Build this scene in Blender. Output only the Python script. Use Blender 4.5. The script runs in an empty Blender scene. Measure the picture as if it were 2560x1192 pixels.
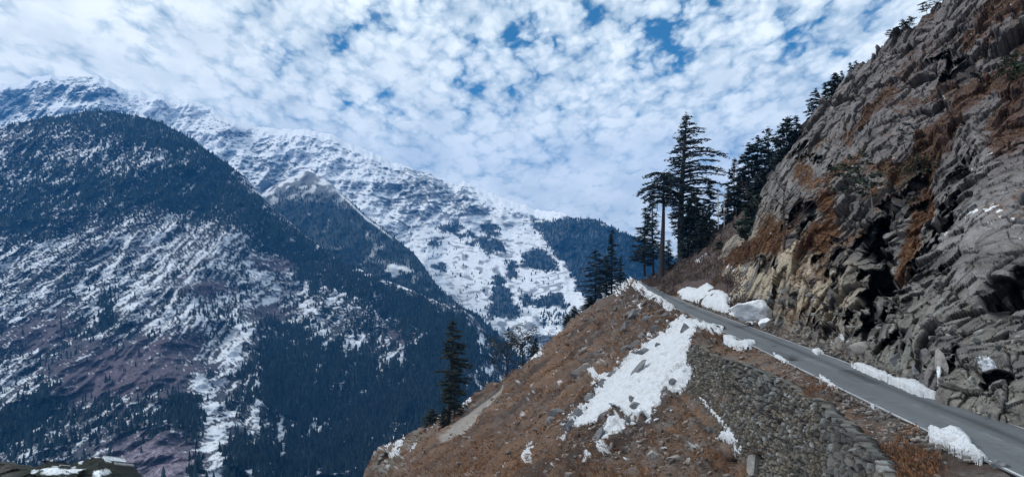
import bpy, math, random
import numpy as np
from mathutils import Vector
S = bpy.context.scene
C = S.collection
PI = math.pi
# ------------------------------------------------------------------ camera
F = 1762.0; CX = 1280.0; HY = 672.0; CAMZ = 6.5      # focal length and horizon in units of the 2560 px wide photograph
cam_d = bpy.data.cameras.new('camera'); cam = bpy.data.objects.new('camera', cam_d); C.objects.link(cam)
cam.location = (0, 0, CAMZ); cam.rotation_euler = (PI/2, 0, 0)
cam_d.sensor_width = 36; cam_d.lens = 36*F/2560; cam_d.shift_y = (HY-596)/2560
cam_d.clip_start = 0.5; cam_d.clip_end = 60000
S.camera = cam
# ------------------------------------------------------------------ sky, sun, exposure
SUN_EL, SUN_AZ = 40.0, -98.0           # azimuth from +Y towards +X
w = bpy.data.worlds.new('World'); S.world = w; w.use_nodes = True
nt = w.node_tree; N = nt.nodes; L = nt.links
for n in list(N): N.remove(n)
def nd(t, **k):
    n = N.new(t)
    for a, b in k.items(): setattr(n, a, b)
    return n
def mth(op, a, b=None, c=None, clamp=False):
    n = nd('ShaderNodeMath', operation=op); n.use_clamp = clamp
    for i, v in enumerate((a, b, c)):
        if v is None: continue
        if isinstance(v, (int, float)): n.inputs[i].default_value = v
        else: L.new(v, n.inputs[i])
    return n.outputs[0]
def mapr(v, a, b, c=0.0, d=1.0):
    n = nd('ShaderNodeMapRange'); n.interpolation_type = 'SMOOTHSTEP'
    L.new(v, n.inputs[0])
    for i, q in zip((1, 2, 3, 4), (a, b, c, d)): n.inputs[i].default_value = q
    return n.outputs[0]
HOLES_SKY = [(1300, 100, 80, .34), (1460, 30, 70, .24), (1640, 90, 90, .22), (1700, 130, 70, .20), (840, 115, 60, .26), (880, 80, 50, .22), (960, 240, 70, .18), (1270, 265, 60, .18), (1180, 210, 60, .16), (1000, 300, 50, .14), (1290, 415, 50, .12), (1500, 180, 260, .07), (650, 0, 70, .14), (1880, 90, 200, .10), (2050, 200, 160, .10), (980, 60, 60, .16), (1100, 200, 260, .05), (120, 80, 420, -.12), (500, 200, 300, -.06)]
sky = nd('ShaderNodeTexSky', sky_type='NISHITA'); sky.sun_disc = False
sky.sun_elevation = math.radians(SUN_EL); sky.sun_rotation = math.radians(SUN_AZ)
sky.altitude = 2500; sky.air_density = 1.0; sky.dust_density = 0.2; sky.ozone_density = 2.0
tc = nd('ShaderNodeTexCoord'); sep = nd('ShaderNodeSeparateXYZ'); L.new(tc.outputs['Generated'], sep.inputs[0])
dz = mth('ADD', mth('MAXIMUM', sep.outputs[2], 0.0), 0.26)
u = mth('DIVIDE', sep.outputs[0], dz); v = mth('DIVIDE', sep.outputs[1], dz)
cmb = nd('ShaderNodeCombineXYZ'); L.new(u, cmb.inputs[0]); L.new(v, cmb.inputs[1])
mp = nd('ShaderNodeMapping'); L.new(cmb.outputs[0], mp.inputs[0]); mp.inputs['Rotation'].default_value = (0, 0, math.radians(38)); mp.inputs['Scale'].default_value = (1.15, 0.72, 1)
P0 = mp.outputs[0]
def noise(vec, s, det=4, rough=0.55, dist=0.0):
    n = nd('ShaderNodeTexNoise'); L.new(vec, n.inputs['Vector']); n.inputs['Scale'].default_value = s
    n.inputs['Detail'].default_value = det; n.inputs['Roughness'].default_value = rough; n.inputs['Distortion'].default_value = dist
    return n
wn = noise(P0, 12.0, 4, 0.6)
wv = nd('ShaderNodeVectorMath', operation='MULTIPLY_ADD'); L.new(wn.outputs['Color'], wv.inputs[0]); wv.inputs[1].default_value = (0.06,)*3; L.new(P0, wv.inputs[2])
def vor(vec, s, sm=0.5):
    n = nd('ShaderNodeTexVoronoi', feature='SMOOTH_F1'); L.new(vec, n.inputs['Vector']); n.inputs['Scale'].default_value = s; n.inputs['Smoothness'].default_value = sm
    return n.outputs['Distance']
puff = mth('SUBTRACT', 1.0, vor(wv.outputs[0], 16.0, 0.5))           # cloudlets
puff2 = mth('SUBTRACT', 1.0, vor(wv.outputs[0], 44.0, 0.4))
big = noise(P0, 4.0, 3, 0.5).outputs['Fac']
fine = noise(wv.outputs[0], 60.0, 5, 0.62).outputs['Fac']
# openings in the cloud deck: (direction in photo px, size)
hole = None
for hx, hy, hr, hs in HOLES_SKY:
    vv_ = nd('ShaderNodeVectorMath', operation='SUBTRACT'); L.new(tc.outputs['Generated'], vv_.inputs[0])
    d_ = Vector(((hx-1280)/1762, 1, (672-hy)/1762)).normalized(); vv_.inputs[1].default_value = d_
    ln = nd('ShaderNodeVectorMath', operation='LENGTH'); L.new(vv_.outputs[0], ln.inputs[0])
    h_ = mapr(ln.outputs['Value'], hr/1762., hr/1762.*0.15, 0.0, hs); hole = h_ if hole is None else mth('ADD', hole, h_)
dens = mth('ADD', mth('MULTIPLY', puff, 0.70), mth('MULTIPLY', puff2, 0.30))
dens = mth('ADD', dens, mth('MULTIPLY', fine, 0.40))
dens = mth('ADD', dens, mth('MULTIPLY', big, 0.85))
dens = mth('ADD', mth('SUBTRACT', dens, hole), mapr(sep.outputs[2], 0.30, 0.06, 0.0, 0.20))
cover = mapr(dens, 0.70, 1.02)
thick = mapr(dens, 0.88, 1.34)
ramp = nd('ShaderNodeMix', data_type='RGBA'); L.new(thick, ramp.inputs['Factor'])
ramp.inputs['A'].default_value = (4.9, 5.8, 6.3, 1); ramp.inputs['B'].default_value = (9.0, 9.4, 9.2, 1)
shade = noise(wv.outputs[0], 5.0, 4, 0.6).outputs['Fac']
sh = nd('ShaderNodeMix', data_type='RGBA'); sh.blend_type = 'MULTIPLY'; sh.inputs['Factor'].default_value = 1.0
L.new(ramp.outputs['Result'], sh.inputs['A'])
shc = nd('ShaderNodeCombineColor')
shv = mapr(shade, 0.32, 0.66, 0.80, 1.04)
L.new(mth('POWER', shv, 1.15), shc.inputs[0]); L.new(shv, shc.inputs[1]); L.new(mth('POWER', shv, 0.85), shc.inputs[2]); L.new(shc.outputs[0], sh.inputs['B'])
skm = nd('ShaderNodeMix', data_type='RGBA'); skm.blend_type = 'MULTIPLY'; skm.inputs['Factor'].default_value = 1.0
L.new(sky.outputs[0], skm.inputs['A']); skm.inputs['B'].default_value = (0.24, 0.60, 0.68, 1)
mx = nd('ShaderNodeMix', data_type='RGBA'); L.new(cover, mx.inputs['Factor']); L.new(skm.outputs['Result'], mx.inputs['A']); L.new(sh.outputs['Result'], mx.inputs['B'])
bg = nd('ShaderNodeBackground'); L.new(mx.outputs['Result'], bg.inputs[0]); bg.inputs[1].default_value = 0.085
out = nd('ShaderNodeOutputWorld'); L.new(bg.outputs[0], out.inputs[0])
sl = bpy.data.lights.new('sun', 'SUN'); sl.energy = 1.25; sl.angle = math.radians(14); sl.color = (1.0, 0.96, 0.9)
so = bpy.data.objects.new('sun', sl); C.objects.link(so)
el, az = math.radians(SUN_EL), math.radians(SUN_AZ)
sd = Vector((math.sin(az)*math.cos(el), math.cos(az)*math.cos(el), math.sin(el)))
so.rotation_euler = sd.to_track_quat('Z', 'Y').to_euler(); so.location = (0, 0, 300)
S.view_settings.view_transform = 'Standard'; S.view_settings.look = 'None'; S.view_settings.exposure = 0.85; S.view_settings.gamma = 1
S.cycles.use_denoising = True; S.cycles.max_bounces = 5; S.cycles.diffuse_bounces = 3; S.cycles.volume_bounces = 0

# ------------------------------------------------------------------ numeric helpers
rs = np.random.RandomState(7)
def hsh(ix, iy, iz, seed):
    h = (ix.astype(np.int64)*374761393 + iy.astype(np.int64)*668265263 + iz.astype(np.int64)*2147483647 + seed*974711) & 0xffffffff
    h = ((h ^ (h >> 13))*1274126177) & 0xffffffff
    h = ((h ^ (h >> 15))*2246822519) & 0xffffffff
    return ((h ^ (h >> 16)) & 0xffffff)/float(0xffffff)
def vnoise(p, seed=0):
    i = np.floor(p); f = p-i; i = i.astype(np.int64); f = f*f*f*(f*(f*6-15)+10)
    o = 0
    for a in (0, 1):
        wa = f[..., 0] if a else 1-f[..., 0]
        for b in (0, 1):
            wb = f[..., 1] if b else 1-f[..., 1]
            for c in (0, 1):
                wc = f[..., 2] if c else 1-f[..., 2]
                o = o+wa*wb*wc*hsh(i[..., 0]+a, i[..., 1]+b, i[..., 2]+c, seed)
    return o*2-1
def fbm(p, octv=4, seed=0, gain=0.5, lac=2.03):
    a, s, o = 1.0, 0.0, 0
    for k in range(octv):
        o = o+a*vnoise(p*(lac**k)+k*17.3, seed+k*31); s += a; a *= gain
    return o/s
def ridged(p, octv=4, seed=0, gain=0.55):
    a, s, o = 1.0, 0.0, 0
    for k in range(octv):
        o = o+a*(1-2.2*np.abs(vnoise(p*(2.07**k)+k*9.1, seed+k*31))); s += a; a *= gain
    return o/s
def voro(p, seed=0, jit=0.95, box=0.0):
    i = np.floor(p).astype(np.int64)
    f1 = np.full(p.shape[:-1], 9.0); f2 = f1.copy(); cid = np.zeros(p.shape[:-1]); cv = np.zeros(p.shape)
    for a in (-1, 0, 1):
        for b in (-1, 0, 1):
            for c in (-1, 0, 1):
                x, y, z = i[..., 0]+a, i[..., 1]+b, i[..., 2]+c
                q = np.stack([x+.5+jit*(hsh(x, y, z, seed)-.5), y+.5+jit*(hsh(x, y, z, seed+1)-.5), z+.5+jit*(hsh(x, y, z, seed+2)-.5)], -1)
                dv = p-q; d = np.sqrt((dv*dv).sum(-1))
                if box: d = (1-box)*d+box*1.25*np.abs(dv).max(-1)
                m = d < f1
                f2 = np.where(m, f1, np.minimum(f2, d)); f1 = np.where(m, d, f1)
                cid = np.where(m, hsh(x, y, z, seed+3), cid); cv = np.where(m[..., None], dv, cv)
    return f1, f2, cid, cv
def blocks(p, seed=0, tilt=0.9, box=0.0):
    f1, f2, cid, cv = voro(p, seed, 0.95, box)
    g1 = (cid*917.3) % 1; g2 = (cid*3511.7) % 1; g3 = (cid*7717.1) % 1
    return cid-.5+tilt*((g1-.5)*cv[..., 0]+(g2-.5)*cv[..., 1]+(g3-.5)*cv[..., 2]), cid, f2-f1
def sst(x, a, b):
    t = np.clip((x-a)/(b-a), 0, 1); return t*t*(3-2*t)
def lerp(a, b, t): return a+(b-a)*t
def mixc(col, c2, m): return col*(1-m[..., None])+np.array(c2)*m[..., None]
def interp(x, pts):
    p = np.array(pts, float); return np.interp(x, p[:, 0], p[:, 1])
def polysd(x, y, poly):
    """signed distance in px to a polygon, positive inside"""
    poly = np.array(poly, float); n = len(poly); ins = np.zeros(x.shape, bool); d2 = np.full(x.shape, 1e12)
    for k in range(n):
        x1, y1 = poly[k]; x2, y2 = poly[(k+1) % n]
        cond = ((y1 > y) != (y2 > y)) & (x < (x2-x1)*(y-y1)/((y2-y1) if y2 != y1 else 1e-9)+x1); ins ^= cond
        dx, dy = x2-x1, y2-y1; t = np.clip(((x-x1)*dx+(y-y1)*dy)/(dx*dx+dy*dy+1e-9), 0, 1)
        d2 = np.minimum(d2, (x-x1-t*dx)**2+(y-y1-t*dy)**2)
    return np.where(ins, 1, -1)*np.sqrt(d2)
def ell(x, y, cx, cy, rx, ry, ang=0.0):
    a = math.radians(ang); u = ((x-cx)*math.cos(a)+(y-cy)*math.sin(a))/rx; v = (-(x-cx)*math.sin(a)+(y-cy)*math.cos(a))/ry
    return np.exp(-(u*u+v*v)**1.3)
def ray(x, y, D):
    x = np.asarray(x, float); return np.stack([(x-CX)/F*D, D+0*x, CAMZ-(np.asarray(y)-HY)/F*D], -1)

# ------------------------------------------------------------------ mesh helpers
def mesh_np(name, V, Fc, mat, parent=None, col=None, smooth=True):
    me = bpy.data.meshes.new(name); Fc = np.asarray(Fc, np.int32); k = Fc.shape[1]
    me.vertices.add(len(V)); me.vertices.foreach_set('co', np.ascontiguousarray(V, np.float32).ravel())
    me.loops.add(Fc.size); me.loops.foreach_set('vertex_index', Fc.ravel())
    me.polygons.add(len(Fc)); me.polygons.foreach_set('loop_start', np.arange(0, Fc.size, k, dtype=np.int32))
    me.polygons.foreach_set('loop_total', np.full(len(Fc), k, np.int32))
    me.polygons.foreach_set('use_smooth', np.full(len(Fc), smooth, bool))
    if col is not None:
        a = me.attributes.new('col', 'FLOAT_COLOR', 'POINT'); c4 = np.ones((len(V), 4), np.float32); c4[:, :3] = np.clip(col, 0, 1); a.data.foreach_set('color', c4.ravel())
    me.update(calc_edges=True); me.validate()
    me.materials.append(mat); o = bpy.data.objects.new(name, me); C.objects.link(o); o.parent = parent
    return o
def grid_obj(name, P, mat, col=None, mask=None, smooth=True, parent=None):
    nr, nc = P.shape[:2]; idx = np.arange(nr*nc).reshape(nr, nc)
    q = np.stack([idx[:-1, :-1], idx[1:, :-1], idx[1:, 1:], idx[:-1, 1:]], -1).reshape(-1, 4)
    if mask is not None:
        m = mask[:-1, :-1] & mask[1:, :-1] & mask[1:, 1:] & mask[:-1, 1:]; q = q[m.reshape(-1)]
        used = np.unique(q); re = np.zeros(nr*nc, np.int64); re[used] = np.arange(len(used)); q = re[q]
        V = P.reshape(-1, 3)[used]; cc = None if col is None else col.reshape(-1, 3)[used]
    else: V = P.reshape(-1, 3); cc = None if col is None else col.reshape(-1, 3)
    return mesh_np(name, V, q, mat, parent, cc, smooth)
def gnormal(P):
    a = np.gradient(P, axis=1); b = np.gradient(P, axis=0); n = np.cross(b, a)
    n /= np.linalg.norm(n, axis=-1, keepdims=True)+1e-12
    to = -P; to[..., 2] += CAMZ
    s = np.sign((n*to).sum(-1, keepdims=True)); s[s == 0] = 1
    return n*s
def tag(o, label=None, cat=None, group=None, kind=None):
    for k, v in (('label', label), ('category', cat), ('group', group), ('kind', kind)):
        if v: o[k] = v
    return o
def empty(name, loc, rz=0.0, **k):
    o = bpy.data.objects.new(name, None); C.objects.link(o); o.location = loc; o.rotation_euler = (0, 0, rz); o.empty_display_size = 0.3
    return tag(o, **k)

# ------------------------------------------------------------------ materials
def material(name, col=None, rough=0.9, spots=(), bump=(), spec=0.25, attr=True, trans=0.0):
    """col attribute (or a fixed colour) times noise 'spots' [(scale, low, high, detail)], bump [(scale, distance)]"""
    m = bpy.data.materials.new(name); m.use_nodes = True; t = m.node_tree; b = t.nodes['Principled BSDF']
    b.inputs['Roughness'].default_value = rough; b.inputs['Specular IOR Level'].default_value = spec
    if attr: src = t.nodes.new('ShaderNodeAttribute'); src.attribute_name = 'col'; cur = src.outputs['Color']
    else: src = t.nodes.new('ShaderNodeRGB'); src.outputs[0].default_value = (*col, 1); cur = src.outputs[0]
    g = t.nodes.new('ShaderNodeNewGeometry'); tco = g.outputs['Position'] if attr != 'obj' else None
    if tco is None or not attr:
        tx = t.nodes.new('ShaderNodeTexCoord'); tco = tx.outputs['Object']
    for (sc, lo, hi, de) in spots:
        n = t.nodes.new('ShaderNodeTexNoise'); n.inputs['Scale'].default_value = sc; n.inputs['Detail'].default_value = de; n.inputs['Roughness'].default_value = 0.65
        t.links.new(tco, n.inputs['Vector'])
        r = t.nodes.new('ShaderNodeMapRange'); r.inputs[1].default_value = 0.3; r.inputs[2].default_value = 0.7; r.inputs[3].default_value = lo; r.inputs[4].default_value = hi
        t.links.new(n.outputs['Fac'], r.inputs[0])
        x = t.nodes.new('ShaderNodeVectorMath'); x.operation = 'SCALE'; t.links.new(cur, x.inputs[0]); t.links.new(r.outputs[0], x.inputs['Scale']); cur = x.outputs[0]
    t.links.new(cur, b.inputs['Base Color'])
    prev = None
    for (sc, dist) in bump:
        n = t.nodes.new('ShaderNodeTexNoise'); n.inputs['Scale'].default_value = sc; n.inputs['Detail'].default_value = 5; n.inputs['Roughness'].default_value = 0.62
        t.links.new(tco, n.inputs['Vector'])
        bp = t.nodes.new('ShaderNodeBump'); bp.inputs['Distance'].default_value = dist; bp.inputs['Strength'].default_value = 1.0
        t.links.new(n.outputs['Fac'], bp.inputs['Height'])
        if prev is not None: t.links.new(prev, bp.inputs['Normal'])
        prev = bp.outputs[0]
    if prev is not None: t.links.new(prev, b.inputs['Normal'])
    return m
M_far = material('far_mountain', spots=[(0.05, 0.82, 1.15, 5)], bump=[(0.035, 7.0), (0.16, 2.2)])
M_cliff = material('cliff_rock', spots=[(1.7, 0.66, 1.3, 6), (7.0, 0.75, 1.25, 4)], bump=[(0.9, 0.30), (4.5, 0.10)])
M_slope = material('slope_soil', spots=[(1.1, 0.7, 1.3, 6), (6.0, 0.65, 1.35, 3)], bump=[(1.3, 0.35), (6.0, 0.1)])
M_wall = material('wall_stone', spots=[(9.0, 0.75, 1.25, 4)], bump=[(9.0, 0.05)])
M_snow = material('snow', spots=[(1.5, 0.93, 1.03, 4)], bump=[(1.2, 0.5), (5.0, 0.13)], rough=0.7)
M_rock = material('boulder_rock', col=(0.17, 0.175, 0.185), attr=False, spots=[(1.2, 0.7, 1.3, 5), (9.0, 0.75, 1.25, 3)], bump=[(3.0, 0.12)])
M_rock2 = material('pale_boulder_rock', col=(0.33, 0.31, 0.29), attr=False, spots=[(1.2, 0.7, 1.25, 5), (9.0, 0.75, 1.2, 3)], bump=[(3.0, 0.12)])
M_scree = material('scree', spots=[(5.0, 0.75, 1.25, 3)])
M_grass = material('dry_grass', spots=[(3.0, 0.75, 1.25, 2)])
M_needle = material('needles', spots=[(0.35, 0.6, 1.4, 3)], rough=0.85)
M_bark = material('bark', col=(0.036, 0.032, 0.034), attr=False, spots=[(1.5, 0.6, 1.4, 5)], bump=[(2.5, 0.2)])
M_bark_pale = material('pale_bark', col=(0.20, 0.175, 0.155), attr=False, spots=[(1.5, 0.6, 1.4, 5)])
M_twig = material('twigs', col=(0.07, 0.05, 0.045), attr=False, spots=[(2.0, 0.6, 1.4, 3)])
M_forest = material('far_forest', spots=[(0.06, 0.6, 1.4, 3)], rough=0.9)
M_pole = material('pole_paint', col=(0.5, 0.5, 0.5), attr=False, spots=[(3.0, 0.8, 1.1, 3)], rough=0.5)
M_line = material('worn_line_paint', col=(0.5, 0.51, 0.52), attr=False, spots=[(0.9, 0.75, 1.15, 5), (12.0, 0.6, 1.2, 4)])
def road_material():
    m = material('asphalt', rough=0.75, spots=[(3.0, 0.86, 1.14, 6), (30.0, 0.8, 1.2, 3)], bump=[(20.0, 0.01)], spec=0.3)
    return m
M_road = road_material()

# ------------------------------------------------------------------ the hillside profile (l = distance right of a line that follows the road, Y = distance ahead)
DR = 206/F
def zroad(Y): return np.where(Y > 110, 3.0*np.clip((Y-110)/105, 0, 2)**1.3, 0.0)
def wall_l(Y): return interp(Y, [(20, 9.4), (26, 10.2), (32, 11.1), (40, 11.3), (55, 10.3), (66, 9.3), (80, 9.3)])
def slope_z(l, Y, wallfree=False):
    zr = zroad(Y)
    nat = np.where(l > 13.2, 0.0, (l-13.2)*0.726)+zr
    lw = wall_l(Y); lb = lw-1.7
    ledge = np.where(l > 13.3, 0.0, (l-13.3)*0.22)
    ztop = (lw-13.3)*0.22
    zb = interp(Y, [(20, -6.8), (45, -6.4), (60, -5.4), (70, -5.0), (92, -3.9)])
    face = ztop+(lw-l)/(lw-lb)*(zb-ztop)
    low = zb+(l-lb)*0.726
    wz = np.where(l > lw, ledge, np.where(l > lb, face, low))
    below = np.clip((lw-l)/1.7, 0, 1)
    wgt = np.where(l > lb, 1-sst(Y, 64.5, 68.0), 1-sst(Y, 60.0, 92.0))
    wgt = lerp(1-sst(Y, 64.5, 68.0), wgt, sst(-(l-lb), 0.0, 4.0))
    return lerp(nat, wz, wgt)
def solve_D(x, y, fn, lo, hi, n=260):
    """first hit along the ray with the heightfield fn(l, Y)"""
    x = np.asarray(x, float); y = np.asarray(y, float)
    def h(D):
        X = (x-CX)/F*D; return (CAMZ-(y-HY)/F*D)-fn(X-DR*D, D)
    Ds = lo*(hi/lo)**(np.arange(n)/(n-1.0)); a = np.full(x.shape, lo*1.0); b = np.full(x.shape, hi*1.0); done = np.zeros(x.shape, bool)
    prev = Ds[0]
    for D in Ds[1:]:
        hit = (h(np.full(x.shape, D)) < 0) & ~done
        a = np.where(hit, prev, a); b = np.where(hit, D, b); done |= hit; prev = D
    for _ in range(18):
        m = (a+b)/2; neg = h(m) < 0; b = np.where(neg, m, b); a = np.where(neg, a, m)
    return np.where(done, b, hi)
SIL = [(690, 1625), (700, 1600), (712, 1578), (730, 1545), (752, 1508), (775, 1468), (800, 1440), (840, 1400), (870, 1368), (905, 1328), (930, 1290), (950, 1262), (966, 1222), (985, 1190), (1010, 1160), (1030, 1125), (1050, 1085), (1085, 1025), (1108, 978), (1130, 945), (1160, 928), (1192, 918), (1240, 905), (1320, 880)]
def sil_x(y):
    a = np.array(SIL, float); return np.interp(y, a[:, 0], a[:, 1])
def slopeD(x, y):
    D = solve_D(x, y, slope_z, 14, 300)
    # the hillside rounds off towards the valley
    d = np.clip(x-sil_x(y), 0, 60)
    return D+np.where(D > 100, 1, 0)*6.0*np.exp(-d/12.0)
# ------------------------------------------------------------------ near slope
POLY_SNOW = [(1698, 795), (1735, 800), (1775, 812), (1812, 822), (1800, 838), (1760, 842), (1735, 862), (1728, 900), (1730, 940), (1716, 962), (1690, 985), (1680, 1015), (1655, 1045), (1635, 1072), (1618, 1050), (1590, 1065), (1560, 1042), (1520, 1055), (1480, 1085), (1452, 1088), (1425, 1082), (1438, 1055), (1470, 1020), (1500, 985), (1512, 965), (1545, 935), (1562, 905), (1600, 880), (1630, 852), (1668, 835), (1682, 812)]
POLY_SLAB = [(1275, 967), (1240, 1000), (1215, 1030), (1190, 1060), (1165, 1090), (1120, 1108), (1095, 1112), (1105, 1090), (1140, 1055), (1180, 1022), (1225, 990), (1260, 968)]
def slope_colour(x, y, P, nz=None):
    n1 = fbm(P/9.0, 4, 3); n2 = fbm(P/2.2, 4, 5); n3 = fbm(P/np.array([0.8, 0.8, 0.8]), 3, 8)
    col = np.zeros(P.shape)+np.array((0.140, 0.088, 0.060))
    col = mixc(col, (0.058, 0.041, 0.034), sst(n1+0.5*n2, -0.05, 0.5))
    col = mixc(col, (0.23, 0.120, 0.060), sst(n2-n1*0.5, 0.15, 0.6)*0.8)
    gx = sst(x, 1380, 1560)*0.55
    col = mixc(col, (0.10, 0.088, 0.082), sst(n3+n2*0.6, 0.15, 0.5)*(0.35+gx))
    top = sst(-y, -800, -740)
    col = mixc(col, (0.085, 0.068, 0.062), top*0.6)
    l_ = P[..., 0]-DR*P[..., 1]; gy = ridged(np.stack([l_/22.0, P[..., 1]/3.2, 0*l_], -1)+0.25*fbm(P/6.0, 2, 17)[..., None], 4, 18); col = mixc(col, (0.048, 0.034, 0.030), sst(-gy, 0.15, 0.6)*0.55); col = mixc(col, (0.15, 0.125, 0.11), sst(gy, 0.55, 0.8)*0.5*sst(n2, -.1, .2))
    rust = ell(x, y, 1180, 1150, 170, 60, -20)*0.55+ell(x, y, 1140, 1010, 60, 30)*0.6+ell(x, y, 1770, 985, 30, 60)*0.6+ell(x, y, 1845, 1160, 50, 50)*0.9
    col = mixc(col, (0.165, 0.085, 0.042), np.clip(rust*(0.75+0.6*n2), 0, 1))
    slab = sst(polysd(x, y, POLY_SLAB)+n2*9, -1, 5)
    col = mixc(col, (0.27, 0.245, 0.22), slab)
    led = (ell(x, y, 970, 1150, 45, 50, -40)+ell(x, y, 1050, 1085, 60, 20, -38))*sst(n2+n3, -0.3, 0.2)
    col = mixc(col, (0.16, 0.155, 0.13), np.clip(led, 0, 1))
    sp = sst(n2+0.7*n3, 0.68, 0.80)*sst(x, 900, 1400)*0.8+ell(x, y, 985, 1140, 40, 40)*sst(n2*n3*3+n3, 0.25, 0.35)
    col = mixc(col, (0.74, 0.77, 0.82), np.clip(sp*0.9, 0, 1))
    return col
def slope_point(xx, yy, full=False):  # hillside surface with its bumps, gullies and stones
    xx = np.asarray(xx, float); yy = np.asarray(yy, float)
    D = slopeD(xx, yy); P = ray(xx, yy, D)
    l = P[..., 0]-DR*P[..., 1]
    road = sst(l, 12.6, 13.4)
    rough = fbm(P/6.0, 3, 11)*1.3+ridged(P/2.4, 4, 12)*0.50+ridged(P/14.0, 3, 13)*0.9+ridged(np.stack([l/26.0, P[..., 1]/3.6, 0*l], -1)+0.25*fbm(P/6.0, 2, 17)[..., None], 3, 16)*0.55
    bl, cid, eg = blocks(P/np.array([1.5, 1.5, 0.9]), 40, 1.4, .7)
    stony = np.clip(sst(xx, 1350, 1600)*0.6+sst(fbm(P/7.0, 2, 77), -0.1, 0.3)*0.5, 0, 1)*(1-road)
    slab = sst(polysd(xx, yy, POLY_SLAB), -4, 4)
    led = ell(xx, yy, 970, 1150, 55, 60, -40)
    disp = rough*(1-slab*0.85)+(bl*0.85)*stony*(1-slab)+led*2.2*blocks(P/4.5, 43, 1.2)[0]
    fc = np.clip((l-(wall_l(P[..., 1])-2.1))/0.5, 0, 1)*(P[..., 1] < 68)          # keep the masonry zone calm
    disp = disp*(1-0.80*sst(polysd(xx, yy, POLY_SNOW), -8, 14))
    disp = disp*(1-road)*(1-fc*0.95)-0.12*fc*(1-road)-0.06*road
    P = P+disp[..., None]*np.array((-0.58, 0.0, 0.81))
    return (P, D, bl, stony) if full else (P, D)
def build_slope():
    ys = np.concatenate([np.arange(690, 1260, 2.6), np.arange(1262, 1600, 12.0)])
    t = np.linspace(0, 1, 330)**0.9
    yy = np.repeat(ys[:, None], len(t), 1)
    xs = sil_x(ys)
    xr = np.interp(ys, [690, 701, 712, 725, 745, 765, 809, 852, 882, 943, 1009, 1067, 1154, 1192, 1600], [1632, 1612, 1610, 1618, 1655, 1692, 1775, 1868, 1936, 2056, 2186, 2309, 2475, 2532, 3350])
    xx = xs[:, None]+(xr-xs)[:, None]*t[None]
    P, D, bl, stony = slope_point(xx, yy, True)
    col = slope_colour(xx, yy, P)
    bc = sst(bl, 0.05, 0.3)*stony; col = mixc(col, (0.16, 0.155, 0.155), bc*0.6)
    # skirt behind the crest
    e = P[:, :1]; back = np.concatenate([e+np.array((-40, 40, -160.)), e+np.array((-9, 12, -30.)), e+np.array((-1.5, 3, -4.))], 1)
    P = np.concatenate([back, P], 1); col = np.concatenate([np.repeat(col[:, :1], 3, 1), col], 1)
    o = grid_obj('hillside_ground', P, M_slope, col); tag(o, kind='structure')
build_slope()
def on_slope(x, y):
    P, D = slope_point(np.array([float(x)]), np.array([float(y)])); return P[0], float(D[0])

# ------------------------------------------------------------------ road bed, verge, asphalt, painted lines
LE = [(18, 13.4), (110, 13.4), (142, 13.0), (170, 12.2), (192, 12.7), (213, 14.0), (222, 16.0), (228, 18.5)]
RE = [(18, 17.5), (110, 17.5), (151, 16.2), (174, 15.2), (190, 15.8), (206, 17.4), (215, 19.5), (222, 22.5)]
def road_frame(n=420):
    s = np.linspace(0, 1, n); Y = 18*(222/18.)**s
    return Y
def strip(name, off0, off1, dz, mat, lif=None, cols=2, colf=None, kind='structure'):
    """a sheet that follows the road; off0/off1 are functions of Y giving l"""
    Y = road_frame(); t = np.linspace(0, 1, cols)
    a = off0(Y); b = off1(Y); l = a[:, None]+(b-a)[:, None]*t[None]; YY = np.repeat(Y[:, None], cols, 1)
    z = zroad(YY)+dz
    P = np.stack([l+DR*YY, YY, z], -1)
    if lif is not None: P[..., 2] += lif(P, l, YY)
    col = None if colf is None else colf(P, l, YY, t)
    return tag(grid_obj(name, P, mat, col), kind=kind)
le = lambda Y: interp(Y, LE); re_ = lambda Y: interp(Y, RE)
def verge_col(P, l, Y, t):
    n1 = fbm(P/2.0, 4, 21); n2 = fbm(P/0.6, 3, 22)
    c = np.zeros(P.shape)+np.array((0.105, 0.075, 0.058)); c = mixc(c, (0.085, 0.08, 0.078), sst(n1, 0, 0.4)); c = mixc(c, (0.15, 0.085, 0.05), sst(n2-n1, 0.1, 0.5)*0.7)
    return c
strip('road_verge', lambda Y: re_(Y)-4.15, lambda Y: re_(Y)+9.5, -0.10, M_slope,
      lif=lambda P, l, Y: sst(l-re_(Y), 0.15, 1.6)*(0.10+0.22*fbm(P/1.3, 3, 5)), cols=90, colf=verge_col)
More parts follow.
